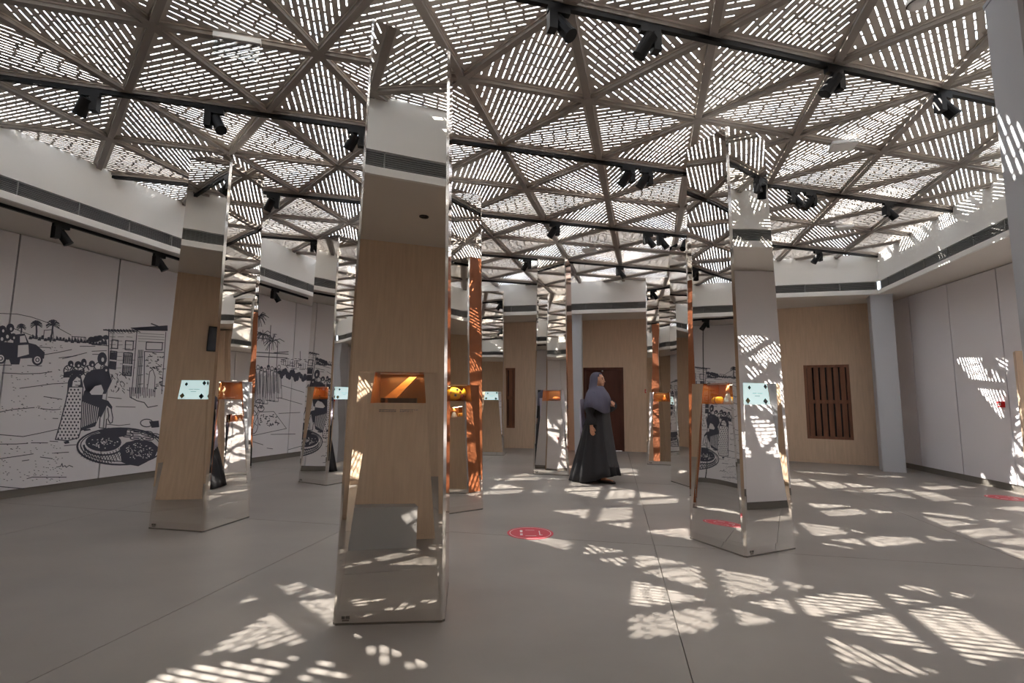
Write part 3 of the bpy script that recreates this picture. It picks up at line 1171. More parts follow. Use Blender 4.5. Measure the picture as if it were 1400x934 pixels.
# lorry with riders
blob(fA((-10, 470), (110, 480), (115, 412), (205, 402), (240, 480), (300, 495), (372, 560), (365, 612), (250, 606), (60, 620), (-10, 610)))
blob(fA((150, 500), (235, 495), (240, 575), (145, 600)), light, 0.0022)
blob(fA((165, 425), (205, 418), (222, 475), (165, 478)), light, 0.0022)
for (cx, cy, r0) in ((310, 622, 46), (5, 610, 46)):
    blob(ell(fA, cx, cy, r0, r0, 16)[:-1], mural, 0.0026)
    blob(ell(fA, cx, cy, r0 * 0.62, r0 * 0.66, 14)[:-1], light, 0.0030)
    stroke(ell(fA, cx, cy, r0 * 0.3, r0 * 0.34, 12), 0.8, mural, 0.0034)
blob(fA((70, 600), (170, 610), (160, 660), (90, 660)))
for (cx, cy, r0) in ((20, 372, 34), (85, 356, 34), (55, 420, 42), (110, 430, 28), (10, 440, 40)):
    blob(ell(fA, cx, cy, r0, r0 * 1.1, 12)[:-1])
    blob(ell(fA, cx + 6, cy + 8, r0 * 0.28, r0 * 0.4, 10)[:-1], light, 0.0022)
# ground marks
for seg in (((310, 515), (420, 520)), ((370, 578), (480, 560), (595, 536)), ((490, 605), (600, 592), (720, 562)), ((520, 612), (640, 585)), ((20, 730), (180, 738), (330, 735), (430, 720)),
            ((165, 858), (300, 840), (430, 822), (565, 814)), ((0, 665), (95, 665)), ((230, 668), (345, 672)), ((765, 550), (885, 545)), ((770, 575), (825, 576)), ((665, 508), (790, 508)), ((410, 648), (420, 650))):
    stroke(fA(*seg), 0.7)
for seg in (((0, 203), (110, 182), (285, 166)), ((335, 175), (440, 186), (500, 180)), ((365, 75), (515, 98)), ((0, 392), (190, 408), (330, 380), (475, 348)), ((0, 470), (130, 470), (230, 464)), ((260, 460), (395, 460)),
            ((415, 446), (480, 450)), ((535, 484), (650, 474)), ((0, 592), (140, 572), (275, 552)), ((455, 545), (570, 538)), ((335, 578), (435, 592)), ((185, 610), (240, 602)), ((225, 758), (270, 745), (550, 746)),
            ((0, 824), (200, 842)), ((965, 158), (1125, 163)), ((890, 305), (990, 316), (1080, 305)), ((900, 80), (1010, 92)), ((440, 256), (480, 258))):
    stroke(fB(*seg), 0.7)
stroke(fB((470, 662), (505, 655), (515, 632), (522, 660), (540, 650), (552, 664), (575, 648), (605, 660)), 0.7)
for k in range(150):
    x, y = mr.uniform(0, 520), mr.choice((mr.gauss(170, 40), mr.gauss(560, 60), mr.gauss(720, 50)))
    stroke(fB((x, y), (x + 5, y + 1)), 0.5)
for k in range(110):
    x, y = mr.uniform(30, 800), mr.choice((mr.gauss(540, 35), mr.gauss(700, 40), mr.gauss(800, 40)))
    if not (240 < x < 560 and 560 < y < 700) and x < 540:
        stroke(fA((x, y), (x + 6, y + 1)), 0.5)
# house with shutters
stroke(fA((905, 385), (900, 720)), 1.0)
stroke(fA((1140, 372), (1118, 640), (1095, 905)), 0.9)
stroke(fA((1380, 390), (1345, 905)), 0.9)
for y in range(400, 720, 32):
    x = 915
    while x < 1120:
        l_ = mr.uniform(25, 70)
        stroke(fA((x, y + mr.uniform(-3, 3)), (min(x + l_, 1125), y + mr.uniform(-3, 3))), 0.45)
        x += l_ + mr.uniform(15, 40)
for y in range(400, 470, 22):
    stroke(fA((1150, y), (1365, y + 12)), 0.4)
for (x0, y0_, x1, y1_) in ((932, 455, 982, 528), (1045, 462, 1110, 540), (1218, 474, 1352, 540)):
    stroke(fA((x0, y0_), (x1, y0_ + 4), (x1 - 4, y1_), (x0 - 4, y1_ - 4), (x0, y0_)), 1.1)
for (x0, y0_, x1, y1_) in ((920, 548, 972, 700), (1030, 562, 1102, 755)):
    stroke(fA((x0, y0_), (x1, y0_ + 6), (x1 - 12, y1_), (x0 - 12, y1_ - 8), (x0, y0_)), 1.2)
    for k in range(7):
        a = (k + 0.5) / 7
        stroke(fA((x0 + (x1 - x0) * a, y0_ + 14), (x0 + (x1 - x0) * a - 11, y1_ - 8)), 0.9)
    stroke(fA((x0 - 6, (y0_ + y1_) / 2), (x1 - 6, (y0_ + y1_) / 2 + 6)), 1.6, light, 0.0022)
stroke(fA((860, 372), (990, 378), (1125, 382)), 1.4)
for k in range(11):
    x = 880 + k * 24
    stroke(fA((x, 368), (x + 46, 392)), 1.0)
for k in range(9):
    stroke(fA((1090 + k * 6, 357 + k * 2), (1392, 338 + k * 5)), 0.9)
stroke(fA((1258, 320), (1392, 372)), 1.4)
for k in range(5):
    stroke(fA((1152 + k * 9, 540), (1128 + k * 9, 900)), 0.7)
for k in range(4):
    stroke(fA((1150, 600 + k * 75), (1188, 596 + k * 75)), 0.7)
stroke(fA((1202, 552), (1198, 890)), 1.0)
stroke(fA((1202, 552), (1362, 560)), 1.0)
for k in range(60):
    x, y = mr.uniform(1206, 1352), mr.uniform(560, 880)
    stroke(fA((x, y), (x + mr.uniform(6, 26), y + mr.uniform(-6, 14))), mr.uniform(0.5, 1.3))
blob(fA((1225, 860), (1245, 720), (1270, 700), (1290, 760), (1285, 865)), light, 0.0024)
stroke(fA((1225, 860), (1245, 720), (1270, 700), (1290, 760), (1285, 865)), 0.8, mural, 0.0028)
# seated group
for (cx, cy, rx, ry) in ((588, 655, 24, 28), (650, 662, 30, 30), (697, 645, 24, 34), (765, 655, 26, 28), (850, 612, 40, 55), (880, 700, 28, 30)):
    blob(ell(fA, cx, cy, rx, ry, 14)[:-1])
    blob(ell(fA, cx + 4, cy + 8, rx * 0.30, ry * 0.34, 10)[:-1], light, 0.0022)
for (cx, cy, rx, ry) in ((575, 715, 45, 50), (650, 715, 50, 40), (745, 715, 55, 48), (830, 700, 50, 60)):
    stroke(ell(fA, cx, cy, rx, ry, 16), 1.0)
    for k in range(7):
        a = mr.uniform(0, 6.28)
        stroke(fA((cx + rx * 0.2 * math.cos(a), cy + ry * 0.2 * math.sin(a)), (cx + rx * 0.9 * math.cos(a), cy + ry * 0.9 * math.sin(a))), 0.8)
blob(fA((525, 770), (530, 735), (600, 705), (700, 712), (680, 745), (600, 740), (570, 768)))
for k in range(46):
    x, y = mr.uniform(920, 1080), mr.uniform(715, 880)
    stroke(fA((x, y), (x + mr.uniform(-20, 20), y + mr.uniform(6, 24))), 0.7)
# girl in a spotted dress
blob(fA((556, 912), (565, 800), (590, 748), (630, 730), (672, 750), (690, 820), (690, 912)))
blob(fA((598, 850), (606, 800), (640, 762), (668, 780), (668, 825), (640, 850)), light, 0.0022)
for seg in (((618, 800), (640, 802)), ((652, 798), (664, 798)), ((628, 832), (655, 834))):
    stroke(fA(*seg), 0.8, mural, 0.0026)
dress = ((572, -5), (690, -5), (682, 110), (672, 350), (652, 418), (560, 442), (460, 432), (505, 280), (545, 120))
blob(fB(*dress), light, 0.0022)
stroke(fB(*(dress + (dress[0],))), 1.0, mural, 0.0026)
row = 0
y = 18
while y < 430:
    x = 470 + (14 if row % 2 else 0)
    while x < 680:
        xl = 560 - (y / 430) * 98
        if xl + 8 < x < 678 - y * 0.05:
            blob(ell(fB, x, y, 8, 9, 7)[:-1], mural, 0.0027)
        x += 30
    y += 27
    row += 1
blob(fB((528, 450), (570, 442), (578, 462), (540, 470)))
blob(fB((600, 420), (650, 405), (655, 420), (610, 432)))
# bent figure beside her
blob(fB((690, 70), (700, 30), (760, -30), (830, -60), (862, 10), (848, 110), (838, 210), (792, 322), (668, 362), (672, 200)))
blob(fA((690, 800), (720, 730), (790, 700), (900, 690), (930, 800), (880, 905), (720, 905)))
blob(fA((745, 890), (790, 840), (842, 828), (862, 880), (850, 912), (760, 912)), light, 0.0022)
for k in range(9):
    stroke(fB((690 + k * 16, 120 + k * 6), (680 + k * 15, 330 - k * 6)), 0.7, light, 0.0024)
blob(fB((850, 95), (900, 110), (935, 160), (930, 185), (890, 150), (840, 250), (826, 240)))
stroke(fB((895, 170), (905, 235), (898, 262), (915, 298), (934, 290), (938, 250), (925, 180)), 1.0)
stroke(fB((832, 250), (826, 335), (880, 340), (886, 262)), 1.0)
blob(fB((690, 350), (750, 342), (755, 355), (700, 362)))
# baskets of dates, fish and grain
stroke(ell(fB, 1000, 490, 358, 152, 36), 1.8)
stroke(ell(fB, 1000, 482, 330, 132, 36), 1.0)
blob(ell(fB, 860, 455, 150, 78, 22)[:-1])
stroke(ell(fB, 862, 478, 165, 84, 24, 0.0, math.pi), 1.8)
blob(fB((820, 360), (900, 335), (1060, 345), (1050, 400), (960, 420), (850, 400)))
for k in range(15):
    x = 675 + k * 24
    yb = 560 + 70 * math.sin((k + 1) / 16 * math.pi)
    stroke(fB((x, yb - 80), (x + 36, yb)), 0.7)
    stroke(fB((x + 40, yb - 70), (x, yb)), 0.6)
for k in range(40):
    a = mr.uniform(0, 6.28)
    r0 = mr.uniform(0, 0.9)
    stroke(fB((860 + 140 * r0 * math.cos(a), 458 + 68 * r0 * math.sin(a)), (866 + 140 * r0 * math.cos(a), 458 + 68 * r0 * math.sin(a))), 0.9, light, 0.0022)
grain = ((995, 500), (1050, 455), (1150, 435), (1260, 450), (1320, 500), (1290, 570), (1220, 620), (1150, 655), (1060, 640), (1010, 620))
blob(fB(*grain), mural, 0.0030)
for k in range(90):
    a = mr.uniform(0, 6.28)
    r0 = math.sqrt(mr.uniform(0, 0.85))
    x, y = 1155 + 125 * r0 * math.cos(a), 530 + 75 * r0 * math.sin(a)
    stroke(fB((x, y), (x + 5, y + 1)), 0.7, light, 0.0036)
for (cx, cy, a) in ((1130, 368, 0.1), (1130, 420, 0.2), (1220, 380, -0.1), (1230, 425, 0.15), (1060, 395, 0.5), (1280, 400, 0.3)):
    stroke(ell(fB, cx, cy, 48, 17, 14), 1.0, mural, 0.0032)
    stroke(fB((cx - 20, cy), (cx + 25, cy + 2)), 1.4, mural, 0.0032)
stroke(ell(fB, 1220, 295, 52, 32, 16), 1.1)
blob(fB((1240, 282), (1320, 275), (1325, 330), (1262, 335)))
stroke(fB((1080, 0), (1082, 80), (1140, 110), (1200, 125), (1230, 165), (1310, 150)), 1.0)
for k in range(14):
    x = 1095 + k * 15
    stroke(fB((x, 0), (x - 3, 60 + mr.uniform(0, 30))), 0.8)
# second half of the mural: palms, market crowd, mat
for k in range(60):
    cx, cy = mr.choice(((88, 160), (160, 285), (110, 250)))
    a = mr.uniform(0, 6.28)
    r0 = mr.uniform(25, 62)
    stroke(fC((cx, cy), (cx + 0.6 * r0 * math.cos(a), cy + 0.5 * r0 * math.sin(a) - 6), (cx + r0 * math.cos(a), cy + r0 * 0.75 * math.sin(a) + 10)), 1.0)
for seg in (((150, 205), (135, 470)), ((186, 290), (176, 490)), ((70, 268), (140, 275)), ((62, 342), (240, 352)), ((165, 345), (240, 340)), ((60, 362), (235, 372)), ((300, 338), (300, 385))):
    stroke(fC(*seg), 1.3)
for k in range(40):
    x = mr.uniform(200, 330)
    y = 375 + mr.uniform(0, 55)
    stroke(fC((x, y), (x + mr.uniform(4, 18), y + mr.uniform(-3, 3))), 0.9)
for k in range(14):
    x = 195 + k * 10
    blob(ell(fC, x, 445 + 12 * math.sin(k * 1.7) + k * 2, 10, mr.uniform(10, 24), 9)[:-1])
for k in range(12):
    x, y = 205 + k * 11, 380 + k * 2
    stroke(fC((x, y), (x, y + 26), (x + 10, y + 27), (x + 10, y)), 0.6)
for k in range(9):
    x = 48 + k * 18
    ht = 190 - k * 4
    y = 425 + 8 * math.sin(k * 2.1)
    stroke(ell(fC, x, y, 7, 10, 10), 1.0)
    if k % 2:
        blob(ell(fC, x, y - 4, 7, 8, 8)[:-1])
    body_ = ((x - 10, y + 12), (x + 10, y + 12), (x + 14, y + ht), (x - 13, y + ht), (x - 10, y + 12))
    stroke(fC(*body_), 0.9)
    for q in range(4):
        xx = x - 8 + q * 5
        stroke(fC((xx, y + 20 + mr.uniform(0, 20)), (xx + mr.uniform(-3, 3), y + ht - mr.uniform(5, 60))), 0.7)
for (cx, cy, rx, ry) in ((90, 605, 20, 22), (62, 640, 24, 26), (60, 700, 26, 60), (100, 630, 16, 16)):
    stroke(ell(fC, cx, cy, rx, ry, 14), 1.1)
    for q in range(5):
        a = mr.uniform(0, 6.28)
        stroke(fC((cx, cy), (cx + rx * 0.8 * math.cos(a), cy + ry * 0.8 * math.sin(a))), 0.7)
stroke(fC((92, 648), (165, 645), (230, 732), (42, 772), (92, 648)), 0.8)
for k in range(34):
    x, y = mr.uniform(95, 185), mr.uniform(660, 720)
    stroke(fC((x, y), (x + mr.uniform(-14, 14), y + mr.uniform(-8, 8))), 1.4)
for seg in (((195, 575), (310, 608)), ((190, 655), (300, 650)), ((205, 512), (320, 548)), ((150, 762), (275, 760)), ((130, 832), (160, 836)), ((60, 800), (110, 815)), ((240, 840), (305, 822))):
    stroke(fC(*seg), 0.8)
mo = mural.build('mural_print', 'ink', wall_obj[0])
mo['kind'] = 'stuff'
mo['label'] = 'dark ink line drawing of a market printed across the panels'
lo2 = light.build('mural_highlight', 'print_light', wall_obj[0])
lo2['kind'] = 'stuff'

# ------------------------------------------------------------------ spotlights
spot = tag(empty('track_spotlight', (0, 0, 0)), 'black cylinder spotlight hanging from the ceiling track', 'spotlight', 'black spotlights on the ceiling tracks')
MB().box(-0.07, -0.018, -0.035, 0.07, 0.018, 0.0).build('track_adapter', 'black_metal', spot)
MB().box(0.015, -0.03, -0.15, 0.065, 0.03, -0.03).build('driver_box', 'black_metal', spot)
MB().tube([(0.0, 0, -0.03), (0.0, 0, -0.08)], 0.012, 8).build('stem', 'black_metal', spot)
SPOTM = Matrix.Translation((-0.035, 0, -0.12)) @ Matrix.Rotation(0.5, 4, 'Y') @ Matrix.Rotation(0.35, 4, 'X')
can = MB().tube([SPOTM @ Vector((0, 0, 0.07)), SPOTM @ Vector((0, 0, -0.07))], 0.042, 16).build('lamp_can', 'black_metal', spot)
MB().tube([SPOTM @ Vector((0, 0, -0.068)), SPOTM @ Vector((0, 0, -0.073))], 0.034, 16).build('lens', 'lens_glass', can)
MB().tube([SPOTM @ Vector((0, 0, -0.060)), SPOTM @ Vector((0, 0, -0.074))], [0.044, 0.0445], 16).build('front_ring', 'black_metal', can)
first = True


def track_snap(px, py):
    q = on_z(px, py, Z_BEAM - 0.1)
    best = None
    for r in range(-9, 13):
        if r % 2 == 0:
            continue
        p = node(r, 0)
        d = Vector((q.x, q.y)) - p
        t = d.dot(eA)
        foot = p + eA * t
        dist = (foot - Vector((q.x, q.y))).length
        if best is None or dist < best[0]:
            best = (dist, foot, r)
    return best[1], best[2]


SPOTS = [(125, 138, 0.4), (292, 157, 2.2), (487, 183, 1.0), (375, 275, 0.6), (765, 20, 2.6), (896, 40, 0.2), (1147, 100, 1.4), (1290, 137, 1.9), (862, 233, 0.1), (886, 237, 1.1), (1088, 266, 3.0), (1108, 270, 0.5), (1214, 285, 1.7),
         (757, 313, 0.9), (884, 326, 2.7), (902, 328, 1.6), (648, 357, 0.2), (720, 360, 1.3), (845, 371, 2.0), (470, 377, 0.6), (1122, 347, 1.0), (432, 338, 2.1)]
for (px, py, rz) in SPOTS:
    f, row_ = track_snap(px, py)
    if not inside(f, INN):
        continue
    o = spot if first else copy_tree(spot)
    first = False
    o.scale = (1.2, 1.2, 1.2)
    o['label'] = 'black spotlight on a ceiling track, ' + TRK.get(row_, '')
    o.location = (f.x, f.y, Z_BEAM - 0.0385)
    o.rotation_euler = (0, 0, math.atan2(eA.y, eA.x) + (0 if rz < 1.5 else math.pi))

# black track and spotlights under the soffit by the mural
a, b = Vector(INN[0]), Vector(INN[1])
u = (b - a).normalized()
nout = Vector((-u.y, u.x))
if (Vector((0.8, 6.5)) - a).dot(nout) > 0:
    nout = -nout
st = a + nout * 0.16 + u * 0.1
tl = (b - a).length - 0.2
o = MB().box(0, -0.02, 0, tl, 0.02, 0.036).build('lighting_track', 'black_metal')
o.location = (st.x, st.y, Z_SOF - 0.0372)
o.rotation_euler = (0, 0, math.atan2(u.y, u.x))
tag(o, 'black lighting track under the soffit along the mural wall', 'track')
for (px, py) in ((84, 310), (222, 350), (392, 397)):
    q = on_z(px, py, Z_SOF - 0.06)
    t_ = max(0.2, min(tl - 0.2, (Vector((q.x, q.y)) - st).dot(u)))
    p = st + u * t_
    o = copy_tree(spot)
    o.location = (p.x, p.y, Z_SOF - 0.0375)
    o.rotation_euler = (0, 0, math.atan2(u.y, u.x) + math.pi)
    o['label'] = 'black cylinder spotlight hanging under the soffit along the mural wall'
    o['group'] = 'black spotlights along the mural soffit'


# ------------------------------------------------------------------ small fittings on the ceiling
def ceiling_plate(px, py, label, name, w, d, mt):
    q = on_z(px, py, Z_BEAM - 0.03)
    e = tag(empty(name, (q.x, q.y, Z_BEAM - 0.032), -ANG), label, 'ceiling fitting')
    MB().box(-w / 2, -d / 2, 0, w / 2, d / 2, 0.030).build('housing', 'white_plastic', e)
    MB().box(-w / 2 + 0.02, -d / 2 + 0.02, -0.006, w / 2 - 0.02, d / 2 - 0.02, 0.0).build('cover', mt, e)
    return e


ceiling_plate(1152, 201, 'flat white access point on the ceiling near the sunlit fascia', 'access_point', 0.26, 0.22, 'white_plastic')
ceiling_plate(806, 343, 'flat white access point above the brown door', 'access_point', 0.26, 0.22, 'white_plastic')
ceiling_plate(1152, 313, 'flat white access point above the shuttered window', 'access_point', 0.26, 0.22, 'white_plastic')
q = on_z(325, 50, Z_BEAM)
e = tag(empty('exit_sign_panel', (q.x, q.y, Z_BEAM - 0.04), math.atan2(eA.y, eA.x)), 'clear acrylic panel hanging from a ceiling beam above the mural side', 'sign')
MB().box(-0.17, -0.02, 0.0, 0.17, 0.02, 0.039).build('housing', 'white_plastic', e)
MB().box(-0.165, -0.004, -0.15, 0.165, 0.004, 0.0).build('acrylic_panel', 'acrylic', e)
q = on_z(1254, 4, Z_BEAM - 0.02)
e = tag(empty('smoke_detector', (q.x, q.y, Z_BEAM - 0.05)), 'round white smoke detector under the ceiling near the grey column', 'detector')
MB().rings([[(r * math.cos(k * math.pi / 12), r * math.sin(k * math.pi / 12), z) for k in range(24)] for r, z in ((0.03, 0.0), (0.05, 0.004), (0.062, 0.025), (0.066, 0.049))]).build('housing', 'white_plastic', e, True)
MB().rings([[(r * math.cos(k * math.pi / 12), r * math.sin(k * math.pi / 12), z) for k in range(24)] for r, z in ((0.057, 0.016), (0.0615, 0.018), (0.0645, 0.022), (0.0600, 0.024))]).build('vent_ring', 'grille_dark', e)

# fire call points
def call_point(idx, px, py, label):
    w = WALLS[idx]
    s, z = w.hit(px, py)
    loc, rz = wall_frame(idx, s, z)
    e = tag(empty('fire_call_point', loc, rz), label, 'call point')
    MB().box(-0.045, -0.045, -0.045, 0.045, -0.001, 0.045).build('housing', 'red_plastic', e)
    MB().box(-0.024, -0.048, -0.022, 0.024, -0.0452, 0.022).build('press_plate', 'white_plastic', e)
    MB().box(-0.010, -0.0492, -0.010, 0.010, -0.0482, 0.010).build('press_dot', 'red_plastic', e)


call_point(5, 1371, 553, 'red square fire call point on the white panel wall')
call_point(2, 884, 535, 'red square fire call point on the beige wall beside a pillar')


# floor stickers (printed ring and word marks)
def sticker(px, py, label, rot):
    q = on_z(px, py, 0)
    e = tag(empty('floor_sticker', (q.x, q.y, 0), rot), label, 'sticker')
    n = 40
    disc = [(0.225 * math.cos(2 * math.pi * k / n), 0.225 * math.sin(2 * math.pi * k / n)) for k in range(n)]
    MB().prism(disc, 0.0004, 0.0016).build('red_disc', 'sticker_red', e)
    rg = MB()
    for k in range(n):
        a0, a1 = 2 * math.pi * k / n, 2 * math.pi * (k + 1) / n
        rg.quad((0.196 * math.cos(a0), 0.196 * math.sin(a0), 0.0022), (0.202 * math.cos(a0), 0.202 * math.sin(a0), 0.0022), (0.202 * math.cos(a1), 0.202 * math.sin(a1), 0.0022), (0.196 * math.cos(a1), 0.196 * math.sin(a1), 0.0022))
    rg.build('white_ring', 'sticker_white', e)
    mk = MB()
    for (x0, y0_, x1, y1_) in ((-0.10, 0.02, -0.075, 0.10), (-0.10, -0.09, -0.075, -0.02), (0.085, -0.08, 0.095, 0.08), (0.095, -0.08, 0.115, -0.06), (-0.045, 0.095, 0.045, 0.105), (-0.05, -0.105, 0.055, -0.095)):
        mk.quad((x0, y0_, 0.0022), (x1, y0_, 0.0022), (x1, y1_, 0.0022), (x0, y1_, 0.0022))
    mk.build('word_marks', 'sticker_white', e)


sticker(725, 729, 'round red floor sticker in front of the woman', 0.0)
sticker(1376, 681, 'round red floor sticker beside the white panel wall', 1.2)

# beige partition by the right wall
pp = on_z(1391, 684, 0)
e = tag(empty('partition_block', (pp.x + 0.23 + 0.08, pp.y - 0.19 - 0.09, 0), math.radians(-40)), 'beige plaster partition block beside the white panel wall', 'partition')
MB().box(-0.30, -0.12, 0.0, 0.55, 0.12, 2.0).build('block', 'plaster', e)
MB().box(-0.305, -0.125, 0.0, 0.555, 0.125, 0.05).build('plinth', 'skirting', e)
# bench against the back wall (seen in the mirrors)
wb_ = WALLS[8]
e = tag(empty('bench', (-0.95, 0.28, 0), math.radians(-6)), 'low grey box bench reflected in the near mirrored pillar', 'bench')
bm_ = MB().box(-0.36, -0.20, 0.0, 0.36, 0.20, 0.40).build('box_body', 'bench_grey', e)
MB().box(-0.365, -0.205, 0.40, 0.365, 0.205, 0.425).build('seat_top', 'bench_grey', e)

# ------------------------------------------------------------------ people
def hand(mb, wrist, direction, up, spread=0.010, L=0.085, curl=0.25):
    """palm and five fingers as overlapping capsules (fused by the remesh)"""
    w = Vector(wrist)
    d = Vector(direction).normalized()
    n = Vector(up).normalized()
    sd_ = d.cross(n).normalized()
    mb.tube([w - d * 0.02, w + d * 0.03, w + d * 0.075], [0.024, 0.030, 0.030], 10)
    for k, ln in enumerate((0.066, 0.078, 0.084, 0.074)):
        off = sd_ * ((k - 1.5) * 0.019)
        b = w + d * 0.07 + off
        p1 = b + d * ln * 0.5 + off * spread * 10 - n * ln * curl * 0.25
        p2 = p1 + d * ln * 0.45 - n * ln * curl * 0.9
        mb.tube([b, p1, p2], [0.0098, 0.0092, 0.0075], 8)
    b = w + d * 0.025 + sd_ * -0.026
    mb.tube([b, b + d * 0.030 - sd_ * 0.024, b + d * 0.062 - sd_ * 0.028 - n * 0.01], [0.012, 0.011, 0.008], 8)


def person(loc, rz, label, mats, mask=False):
    e = tag(empty('person', loc, rz), label, 'person')
    b = MB()
    # head with face relief

    def face(d):
        f = 1.0
        if d.x > 0:
            f -= 0.06 * max(0, -d.z) * abs(d.y)
        return Vector((d.x * f, d.y * (0.9 if d.z < -0.3 else 1.0), d.z))
    b.ellipsoid((0.0, 0, 1.615), (0.098, 0.076, 0.112), 26, 20, face)
    b.ellipsoid((0.058, 0, 1.535), (0.040, 0.036, 0.036), 14, 10)          # chin
    b.ellipsoid((0.045, 0, 1.57), (0.048, 0.056, 0.04), 14, 10)            # cheeks and jaw
    b.tube([(0.090, 0, 1.632), (0.104, 0, 1.605), (0.118, 0, 1.586), (0.094, 0, 1.576)], [0.009, 0.011, 0.013, 0.012], 10)
    b.ellipsoid((0.082, 0, 1.645), (0.018, 0.052, 0.012), 14, 8)           # brow ridge
    b.ellipsoid((0.093, 0, 1.553), (0.013, 0.022, 0.009), 12, 8)           # mouth
    for sg in (-1, 1):
        b.ellipsoid((-0.005, sg * 0.077, 1.605), (0.02, 0.008, 0.03), 10, 8)
    b.tube([(-0.015, 0, 1.56), (-0.02, 0, 1.44)], [0.052, 0.058], 14)
    # torso, legs
    n = 20

    def ring(cx, rx, ry, z):
        return [(cx + rx * math.cos(2 * math.pi * k / n), ry * math.sin(2 * math.pi * k / n), z) for k in range(n)]
    b.rings([ring(0, .105, .125, 0.86), ring(0, .11, .155, 0.95), ring(0, .085, .125, 1.10), ring(0.01, .105, .145, 1.25), ring(0, .095, .175, 1.38), ring(-.01, .07, .10, 1.45), ring(-.015, .05, .055, 1.48)])
    for sg in (-1, 1):
        fx = 0.10 if sg < 0 else -0.05
        b.tube([(0, sg * 0.075, 0.92), (fx * 0.6 + 0.02, sg * 0.08, 0.50), (fx, sg * 0.08, 0.10), (fx, sg * 0.08, 0.06)], [0.088, 0.058, 0.040, 0.042], 14)
        b.tube([(fx - 0.04, sg * 0.08, 0.045), (fx + 0.06, sg * 0.08, 0.04), (fx + 0.15, sg * 0.08, 0.03)], [0.034, 0.034, 0.022], 10)
    RA = [(-0.005, -0.175, 1.385), (-0.065, -0.255, 1.11), (-0.035, -0.265, 0.885)]
    LA = [(-0.005, 0.175, 1.385), (0.085, 0.235, 1.12), (0.215, 0.055, 1.215)]
    for A in (RA, LA):
        b.tube(A, [0.055, 0.042, 0.028], 12)
    hand(b, RA[2], (0.12, -0.02, -1), (-0.25, -0.95, 0.05), curl=0.35)
    hand(b, LA[2], (0.45, -0.85, 0.30), (0.75, 0.45, 0.3), curl=0.55)
    bo = b.build('body', mats['skin'], e, True)
    rm = bo.modifiers.new('fuse', 'REMESH')
    rm.mode = 'VOXEL'
    rm.voxel_size = 0.006
    rm.use_smooth_shade = True
    sm_ = bo.modifiers.new('smooth', 'SMOOTH')
    sm_.iterations = 2
    for sg in (-1, 1):
        MB().ellipsoid((0.085, sg * 0.033, 1.623), (0.010, 0.014, 0.006), 10, 8).build('eye', 'brow', e, True)
        MB().tube([(0.098, sg * 0.014, 1.644), (0.092, sg * 0.035, 1.648), (0.078, sg * 0.052, 1.641)], [0.004, 0.005, 0.003], 8).build('eyebrow', 'brow', e, True)
    if mask:
        MB().ellipsoid((0.062, 0, 1.557), (0.066, 0.066, 0.052), 18, 12).build('face_mask', 'mask_blue', e, True)
    else:
        MB().ellipsoid((0.100, 0, 1.553), (0.009, 0.020, 0.008), 12, 8).build('lips', 'lip', e, True)
    # abaya: fluted loft with a flared hem
    N = 72
    rings = []
    for (z, cx, rx, ry, fold) in ((0.012, -0.075, .385, .30, .085), (0.15, -.07, .36, .285, .085), (.35, -.06, .315, .265, .075), (.60, -.045, .255, .245, .06), (.85, -.03, .205, .225, .04), (1.02, -.015, .175, .205, .03),
                                  (1.20, -.005, .158, .195, .015), (1.34, -.005, .135, .205, .01), (1.41, -.01, .115, .175, 0), (1.46, -.015, .085, .105, 0), (1.50, -.018, .064, .066, 0)):
        rg = []
        for k in range(N):
            ph = 2 * math.pi * k / N
            m_ = 1 + fold * (0.75 * math.sin(13 * ph + 0.9 * math.sin(2 * ph)) + 0.55 * math.sin(7 * ph + 1.3))
            cp_, sp_ = math.cos(ph), math.sin(ph)
            lift = 0.11 * max(0, cp_) ** 1.5 * max(0.0, 1 - z / 0.5)
            side = 0.07 * max(0, -sp_) * max(0, cp_ + 0.25) * max(0.0, 1 - z / 0.5)
            rg.append((cx + rx * m_ * cp_, ry * m_ * sp_, z + lift + side))
        rings.append(rg)
    ab = MB().rings(rings, False, False).build('abaya', mats['robe'], e, True)
    so = ab.modifiers.new('thick', 'SOLIDIFY')
    so.thickness = 0.006
    # lighter inner dress seen between the fronts of the robe
    rings = []
    for (z, cx, rx, ry) in ((0.30, .085, .215, .215), (.6, .06, .19, .205), (.9, .035, .165, .19), (1.15, .02, .15, .175), (1.3, .01, .13, .16)):
        rg = []
        for k in range(40):
            ph = 2 * math.pi * k / 40
            m_ = 1 + 0.05 * math.sin(7 * ph + 1.0)
            rg.append((cx + rx * m_ * math.cos(ph), ry * m_ * math.sin(ph), z - 0.05 * math.cos(ph) * (1.3 - z)))
        rings.append(rg)
    MB().rings(rings, False, True).build('inner_dress', mats['inner'], e, True)
    for A, nm in ((RA, 'sleeve'), (LA, 'sleeve')):
        q0, q1, q2 = [Vector(p) for p in A]
        q2b = q1.lerp(q2, 0.93)
        so = MB().tube([q0 + Vector((0, 0, 0.01)), q0.lerp(q1, 0.5), q1, q1.lerp(q2b, 0.6), q2b], [0.052, 0.066, 0.072, 0.080, 0.088], 18).build(nm, mats['robe'], e, True)
    # headscarf: hood with a face opening, then a draped cape
    N = 48
    prof = [(1.738, .012, .012, 0), (1.730, .055, .045, 0), (1.705, .088, .070, 0), (1.665, .108, .086, 0), (1.615, .114, .092, 0), (1.565, .114, .096, -.006), (1.515, .116, .102, -.012), (1.475, .128, .125, -.018),
            (1.44, .146, .165, -.016), (1.39, .172, .250, -.008), (1.32, .188, .295, .0), (1.24, .196, .335, .0), (1.17, .200, .352, .0)]
    vs_, fs = [], []
